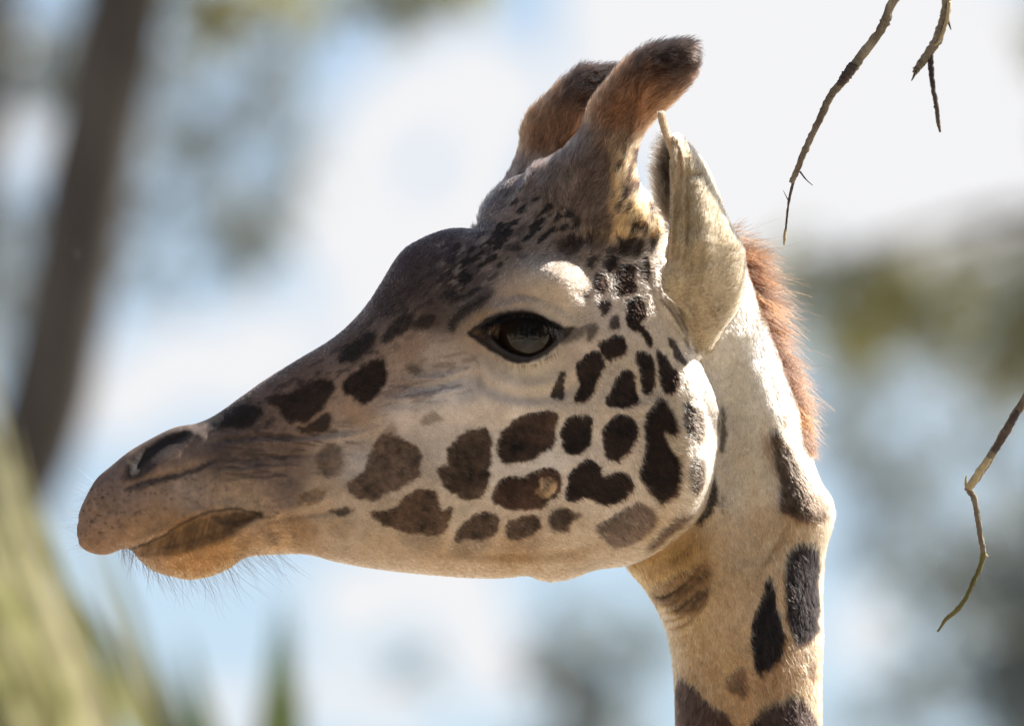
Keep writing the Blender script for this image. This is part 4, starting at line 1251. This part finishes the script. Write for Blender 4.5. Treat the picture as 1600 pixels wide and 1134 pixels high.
a, b, c, d = (NRM[Q[qi, k]] for k in range(4))
RN = (a * (1 - r1) + b * r1) * (1 - r2) + (d * (1 - r1) + c * r1) * r2
RN /= np.linalg.norm(RN, axis=1)[:, None]
RU, RV = ROOT[:, 0] / S + 800, 567 - ROOT[:, 2] / S
RC = COMP[Q[qi, 0]]
RCOL = coat_colour(RU, RV, RC, RN[:, 0])
fx = flow_h[0](RU, RV); fz = -flow_h[1](RU, RV); fy = np.zeros(NH)
L = len_h(RU, RV).astype(float)
k = RC == 1
fx[k] = flow_n[0](RU[k], RV[k]); fz[k] = -flow_n[1](RU[k], RV[k]); L[k] = .0085
L[k] = np.where(RU[k] > 1190, .0105, .0075)
lift = np.full(NH, .30)
for cid in (2, 3):
    k = RC == cid
    vv = RV[k] - (42 if cid == 3 else 0); uu = RU[k] + (105 if cid == 3 else 0)
    top = smoothstep(170, 80, vv)
    rear = smoothstep(985, 1030, uu) * smoothstep(230, 150, vv)
    fx[k] = .42 + .4 * top; fz[k] = .9 - .55 * top - .5 * rear
    L[k] = np.interp(vv, [60, 110, 170, 260, 380], [.012, .012, .011, .010, .008])
    lift[k] = .42 + .2 * top
k = RC == 4
fx[k] = .25; fz[k] = .95; L[k] = .0055; lift[k] = .48
k = RC == 5
fx[k] = .1; fz[k] = 1; L[k] = .0028; lift[k] = .5
k = RC == 6
fx[k] = -.7; fz[k] = .5; L[k] = .012; lift[k] = .55
# waviness of the lie of the coat, and individual strays
ang = .9 * vnoise(RU, RV, 22, 51) + .7 * vnoise(RU, RV, 8, 52) + RNG.normal(size=NH) * .22
kh = (RC == 2) | (RC == 3)
ang = np.where(kh, ang * 1.25, ang)
ca_, sa_ = np.cos(ang), np.sin(ang)
F3 = np.stack([fx * ca_ - fz * sa_, RNG.normal(size=NH) * .12 + np.where(RN[:, 1] < 0, -.02, .02), fx * sa_ + fz * ca_], -1)
F3 -= RN * (F3 * RN).sum(1)[:, None]
F3 /= np.linalg.norm(F3, axis=1)[:, None] + 1e-9
L = L * RNG.uniform(.6, 1.35, NH)
lift = lift * RNG.uniform(.5, 1.7, NH)
nearlid = np.clip(tex(blur(BARE, 6), RU, RV) * 2.2, 0, 1) * (RC == 0)
L *= 1 - .72 * nearlid
sP = np.array([0, .3, .65, 1.0])
HP = ROOT[:, None] - RN[:, None] * .0006 + L[:, None, None] * (F3[:, None] * (sP * (1 - .1 * sP))[None, :, None] + RN[:, None] * (lift[:, None] * (sP * 1.15 - .5 * sP ** 2)[None])[..., None])
ctab = np.random.default_rng(44).normal(size=(512, 512))
cu_ = RU + 3 * vnoise(RU, RV, 7, 91); cv_ = RV + 3 * vnoise(RU, RV, 7, 92)
CLUMP = ctab[np.floor(cu_ / 2.1).astype(int) % 512, np.floor(cv_ / 2.1).astype(int) % 512]
HCOL = np.clip(RCOL * (1 + .5 * vnoise(RU + 40 * np.sin(RV * .01), RV, 3.0, 81) + .35 * vnoise(RU, RV, 6.5, 82))[:, None] * np.exp(.20 * RNG.normal(size=NH) + .38 * CLUMP - .08)[:, None] * (1 + .04 * RNG.normal(size=(NH, 3))), .004, .85)
guard = RNG.random(NH) < .16
HCOL[guard] *= np.exp(.38 * RNG.normal(size=guard.sum()))[:, None]
HCOL = np.clip(HCOL, .004, .85)
HR = np.where(guard, 1.75, 1.0) * np.interp(L, [.002, .006, .02], [.00014, .00020, .00021])
for nm, sel in (('face_fur', RC == 0), ('neck_fur', RC == 1), ('ossicone_fur', RC == 2), ('ossicone_fur', RC == 3), ('ear_fur', RC >= 4)):
    o = hair_ob(nm, HP[sel], HR[sel], HCOL[sel], M_hair, giraffe)
    o['kind'] = 'stuff'

# --- eyes
M_eye, n_, l_, o_ = new_mat('dark_wet_eye')
tc_ = n_.new("ShaderNodeTexCoord")
sx = n_.new("ShaderNodeSeparateXYZ"); l_.new(tc_.outputs['Object'], sx.inputs[0])
cx_ = n_.new("ShaderNodeCombineXYZ"); l_.new(sx.outputs['X'], cx_.inputs[0]); l_.new(sx.outputs['Z'], cx_.inputs[1])
ln_ = n_.new("ShaderNodeVectorMath"); ln_.operation = 'LENGTH'; l_.new(cx_.outputs[0], ln_.inputs[0])
cr_ = n_.new("ShaderNodeValToRGB")
els = cr_.color_ramp.elements
els[0].position = 0.0; els[0].color = (.003, .002, .002, 1)
els[1].position = 1.0; els[1].color = (.012, .009, .008, 1)
for p_, c_ in ((.28, (.006, .005, .005, 1)), (.36, (.012, .007, .004, 1)), (.62, (.020, .011, .006, 1)), (.72, (.02, .012, .008, 1))):
    e_ = els.new(p_); e_.color = c_
mrr = n_.new("ShaderNodeMapRange"); mrr.inputs['From Max'].default_value = .038
l_.new(ln_.outputs['Value'], mrr.inputs['Value']); l_.new(mrr.outputs[0], cr_.inputs[0])
b_ = n_.new("ShaderNodeBsdfPrincipled"); l_.new(cr_.outputs[0], b_.inputs['Base Color'])
b_.inputs['Roughness'].default_value = .3; b_.inputs['Specular IOR Level'].default_value = .1
b_.inputs['Coat Weight'].default_value = 1; b_.inputs['Coat Roughness'].default_value = .02; b_.inputs['Coat IOR'].default_value = 1.34
l_.new(b_.outputs[0], o_.inputs[0])


def side_surface(u, v, sign, n=200):
    y = np.linspace(-.2, .25, n)
    f = body_dist(np.full(n, float(u)), np.full(n, float(v)), y)
    ins = y[f > 0]
    return ins.min() if sign < 0 else ins.max()


def eyeball(sign):
    r = .040
    lid = [side_surface(u, v, sign) for u, v in ((815, 488), (826, 563))]
    yc = np.mean(lid) - sign * (r + .0012)
    nu, nv = 48, 32
    th = np.linspace(0, np.pi, nv); ph = np.linspace(0, 2 * np.pi, nu, endpoint=False)
    T, Pp = np.meshgrid(th, ph, indexing='ij')
    bulge = 1 + .05 * np.exp(-(T / .55) ** 2)
    P = np.stack([np.sin(T) * np.cos(Pp), sign * np.cos(T), np.sin(T) * np.sin(Pp)], -1) * r * bulge[..., None]
    i, j = np.meshgrid(np.arange(nv - 1), np.arange(nu), indexing='ij')
    a = (i * nu + j).ravel(); b = (i * nu + (j + 1) % nu).ravel()
    f = np.stack([a, b, b + nu, a + nu], -1)
    if sign < 0: f = f[:, ::-1]
    o = mesh_ob('eye', P.reshape(-1, 3), f, M_eye, giraffe)
    o.location = (X_(824), yc, Z_(528))
    return o


eye_near = eyeball(-1)
eye_far = eyeball(1)

# --- eyelashes, whiskers, mane
def strands(name, roots, dirs, lens, rad, cols, bend, k=6, group=None, wob=.0, mat=None):
    n = len(roots)
    s = np.linspace(0, 1, k)
    P = roots[:, None] + lens[:, None, None] * (dirs[:, None] * s[None, :, None] + bend[:, None] * (s ** 2)[None, :, None])
    if wob: P += (RNG.normal(size=(n, 1, 3)) * np.sin(s * 5)[None, :, None] + RNG.normal(size=(n, 1, 3)) * np.sin(s * 9 + 1)[None, :, None] * .5) * wob
    return hair_ob(name, P, np.full(n, rad) if np.isscalar(rad) else rad, cols, mat or M_hair, giraffe)


up_edge = opened([(756, 509), (775, 500), (793, 494), (815, 490), (838, 494), (857, 503), (874, 515)], 30)
k = RNG.integers(0, len(up_edge), 760)
er = up_edge[k] + RNG.normal(size=(760, 2)) * np.array([2.0, 1.6])
ey = np.array([side_surface(u, v - 3, -1, 300) for u, v in up_edge[::6]])
eyy = np.interp(k, np.arange(0, len(up_edge), 6), ey)
roots = np.stack([X_(er[:, 0]), eyy + .001, Z_(er[:, 1])], -1)
dirs = np.stack([(er[:, 0] - 830) * .004 + RNG.normal(size=760) * .16, -np.ones(760) * .75, -.55 + RNG.normal(size=760) * .15], -1)
strands('eyelashes', roots, dirs, RNG.uniform(.010, .023, 760), .00014, np.tile([.012, .010, .010], (760, 1)), np.tile([0., -.1, -.1], (760, 1)), mat=M_lash)
lo_edge = opened([(770, 549), (798, 564), (826, 566), (852, 556), (872, 540)], 30)
k = RNG.integers(0, len(lo_edge), 130)
er = lo_edge[k] + RNG.normal(size=(130, 2)) * 2
ey = np.array([side_surface(u, v + 3, -1, 300) for u, v in lo_edge[::6]])
eyy = np.interp(k, np.arange(0, len(lo_edge), 6), ey)
roots = np.stack([X_(er[:, 0]), eyy + .001, Z_(er[:, 1])], -1)
dirs = np.stack([(er[:, 0] - 820) * .006 + RNG.normal(size=130) * .15, -np.ones(130) * .45, -.8 + RNG.normal(size=130) * .1], -1)
strands('eyelashes', roots, dirs, RNG.uniform(.005, .012, 130), .0001, np.tile([.03, .024, .022], (130, 1)), np.tile([0., .1, -.1], (130, 1)), mat=M_lash)

nw = 330
t = RNG.random(nw)
chin = opened([(196, 858), (212, 862), (243, 886), (300, 900), (350, 888), (388, 866), (440, 862)], 40)
k = (t * (len(chin) - 1)).astype(int)
cr2 = chin[k] + np.stack([RNG.normal(size=nw) * 5, -RNG.random(nw) * 16], -1)
yw = np.array([y_head(u, v) for u, v in cr2]) + RNG.normal(size=nw) * .014 - .008
roots = np.stack([X_(cr2[:, 0]), yw, Z_(cr2[:, 1])], -1)
dirs = np.stack([-.15 + 1.0 * t + RNG.normal(size=nw) * .22, RNG.normal(size=nw) * .25 - .15, -np.ones(nw)], -1)
dirs /= np.linalg.norm(dirs, axis=1)[:, None]
strands('whiskers', roots, dirs, RNG.uniform(.012, .052, nw) * (.5 + 1.0 * t * (1.4 - t)), RNG.uniform(.00007, .00014, nw), np.tile([.008, .006, .006], (nw, 1)) * RNG.uniform(.5, 2, (nw, 1)),
        np.stack([RNG.normal(size=nw) * .15 + .12, np.zeros(nw), RNG.normal(size=nw) * .1], -1), wob=.0004)
nw = 90
snout = opened([(150, 752), (134, 785), (126, 815), (128, 845), (150, 860)], 30)
cr2 = snout[RNG.integers(0, len(snout), nw)] + np.array([6, 0])
roots = np.stack([X_(cr2[:, 0]), y_head(cr2[:, 0], 0) + RNG.normal(size=nw) * .015, Z_(cr2[:, 1])], -1)
dirs = np.stack([-np.ones(nw) * .9, RNG.normal(size=nw) * .3, -.15 + RNG.normal(size=nw) * .3], -1)
strands('whiskers', roots, dirs, RNG.uniform(.008, .03, nw), .00007, np.tile([.06, .05, .045], (nw, 1)), np.tile([0, 0, .1], (nw, 1)))

# mane: clumped locks along the nape
nape = opened([(1128, 362), (1150, 388), (1164, 412), (1182, 455), (1204, 515), (1228, 580), (1248, 636), (1260, 682), (1268, 706)], 40)
MR, MD, ML, MB, MC, MRd = [], [], [], [], [], []
for q in range(120):
    t = (q + RNG.random()) / 120
    p = nape[int(t * (len(nape) - 1))]
    yb = .078 + RNG.normal() * .012
    d0 = np.interp(t, [0, .25, .6, 1], [-.25, .15, .55, 1.1]) + RNG.normal() * .16        # downward slope in the picture
    ln0 = np.interp(t, [0, .1, .3, .6, .85, 1], [.036, .040, .044, .038, .020, .009]) * RNG.uniform(.75, 1.2)
    sp = .55 if t > .12 else 1.0
    if t < .15 and q % 2: continue
    n = int((44 if t > .12 else 22) * RNG.uniform(.6, 1.3))
    lock = lin(np.array([[62, 35, 20], [46, 28, 18], [82, 48, 27], [36, 24, 18]][RNG.integers(0, 4)])) * .9
    for _ in range(n):
        pr = p + RNG.normal(size=2) * np.array([4, 5])
        MR.append([X_(pr[0] - 7), yb + RNG.normal() * .006, Z_(pr[1])])
        dd = np.array([1, RNG.normal() * .10, -d0 + RNG.normal() * .07]); MD.append(dd / np.linalg.norm(dd))
        ML.append(ln0 * (RNG.uniform(.72, 1.05) if RNG.random() < .8 else RNG.uniform(.9, 1.55)))
        MB.append([RNG.normal() * .06, RNG.normal() * .08, -.10 + RNG.normal() * .12])
        MC.append(lock * RNG.uniform(.7, 1.35)); MRd.append(RNG.uniform(.00014, .00027))
strands('mane', np.array(MR), np.array(MD), np.array(ML), np.array(MRd), np.clip(np.array(MC), .005, .8), np.array(MB), k=8, wob=.0012)


# ------------------------------------------------------------------ bare twigs hanging in front of the sky
def twig_mat(name, c1, c2, s=60):
    return mat_noise(name, c1, c2, scale=s, rough=.85, bump=.7, bscale=260, stretch=(1, 1, .35))


M_twig = twig_mat('twig_bark', (.13, .10, .07), (.30, .25, .18))
M_twig_dark = twig_mat('twig_dark_bark', (.035, .026, .03), (.12, .09, .07))
M_twig_pale = twig_mat('twig_pale_wood', (.36, .28, .15), (.50, .42, .26))
M_twig_green = twig_mat('twig_green_bark', (.09, .085, .025), (.20, .17, .06))


def twig(name, label, d, pieces, seed):
    """pieces: (part, [(px, py, r_px[, depth])...], material): the twig hangs d metres away"""
    m = d * S / DIST
    o0 = at(pieces[0][1][0][0], pieces[0][1][0][1], d)
    root = empty(name, o0)
    props(root, label, 'twig', 'bare twigs hanging beside the giraffe')
    rg = np.random.default_rng(seed)
    for pi, (nm, pts, mat, kn) in enumerate(pieces):
        P = np.array([at(p[0], p[1], d + (p[3] if len(p) > 3 else 0)) for p in pts]) - o0
        rr = np.array([p[2] for p in pts], float) * m
        n = max(6, (len(pts) - 1) * 9)
        path = smooth_path(P, n)
        rad = np.interp(np.linspace(0, len(pts) - 1, n), np.arange(len(pts)), rr)
        if kn:
            path += rg.normal(size=path.shape) * (rad * .07)[:, None] * np.array([1, 1, .4])
            rad = rad * (1 + kn * rg.normal(size=n) * .05)
            for q in rg.integers(2, n - 2, max(1, n // 14)): rad[q] *= 1.2
        tube_mesh(nm, [tube(path, np.maximum(rad, 3e-4), 12, .05 * kn, seed + pi)], mat, root)
    return root


twig('hanging_twig', 'long brown twig hanging down to a frayed tip above the reddish mane', 13.88, [
    ('stem', [(1560, -420, 10, .1), (1470, -150, 8.5), (1397, 0, 7.4), (1377, 46, 7.2), (1344, 90, 8), (1321, 122, 6.6), (1297, 152, 6.4), (1281, 186, 5.6), (1262, 226, 5.2), (1247, 262, 4.8), (1236, 286, 4.2)], M_twig, 1),
    ('bark_patch', [(1334, 100, 7.2, -.003), (1322, 118, 8, -.003), (1312, 132, 6, -.003)], M_twig_dark, 1),
    ('tail', [(1244, 268, 3.2), (1238, 290, 2.4), (1232, 318, 2.0), (1229, 345, 1.7), (1227, 366, 1.4)], M_twig_dark, 1),
    ('frayed_tip', [(1227, 358, 1.6), (1226, 370, 2.6), (1225, 383, 1.2)], M_twig_pale, 1),
    ('thorn', [(1250, 268, 1.7), (1259, 280, 1.1), (1270, 290, .5)], M_twig_dark, 0),
    ('thorn', [(1232, 314, 1.0), (1228, 306, .7), (1224, 298, .4)], M_twig_dark, 0)], 3)
twig('hanging_twig', 'short forked twig with a broken end at the upper right corner', 14.06, [
    ('stem', [(1500, -400, 11, .1), (1492, -150, 9), (1479, 0, 7), (1475, 30, 7.5), (1464, 62, 8), (1450, 84, 7.5), (1438, 101, 6.4), (1429, 115, 4.5)], M_twig, 1),
    ('splinter', [(1432, 110, 3, -.002), (1427, 121, 1.6), (1424, 127, .6)], M_twig_dark, 0),
    ('side_shoot', [(1453, 84, 5), (1455, 110, 4.6), (1458, 138, 3.8), (1463, 165, 3.4), (1466, 190, 3.6), (1469, 207, 1.6)], M_twig_dark, 1),
    ('peeled_bark', [(1483, 2, 3, -.006), (1480, 30, 3.2, -.006), (1470, 60, 2.6, -.006), (1461, 72, 1.6, -.006)], M_twig_pale, 1),
    ('thorn', [(1480, 28, 2.5), (1483, 38, 1.8), (1486, 47, .8)], M_twig_dark, 0)], 5)
twig('hanging_twig', 'kinked twig with peeled pale bark and green tip at the right edge', 13.98, [
    ('stem', [(1900, 200, 12, .1), (1720, 440, 9), (1602, 622, 6.6), (1577, 664, 7), (1553, 704, 6.4), (1532, 738, 6.2), (1511, 767, 5.4)], M_twig, 1),
    ('peeled_bark', [(1546, 714, 5.6, -.003), (1530, 738, 6.2, -.003), (1512, 764, 5.8, -.003)], M_twig_pale, 1),
    ('bark_patch', [(1590, 642, 5, -.003), (1572, 674, 6.4, -.003), (1552, 706, 5.2, -.003)], M_twig_dark, 1),
    ('splinter', [(1510, 764, 2.6), (1509, 752, 2.0), (1510, 743, .8)], M_twig_pale, 0),
    ('side_shoot', [(1514, 766, 5), (1522, 778, 4.6), (1527, 805, 4.4), (1531, 832, 4.4), (1537, 864, 4.6)], M_twig, 1),
    ('shoot_tip', [(1537, 862, 4.6), (1532, 884, 3.8), (1520, 910, 3.4), (1509, 934, 3.4), (1494, 954, 3.6), (1479, 966, 3.2), (1472, 976, 2.2), (1465, 986, 1.6)], M_twig_green, 1),
    ('bud', [(1537, 866, 2.4), (1541, 868, 3), (1544, 869, 1)], M_twig_pale, 0),
    ('bud', [(1521, 906, 1.5), (1523, 912, 2.0), (1523, 917, .8)], M_twig, 0)], 8)
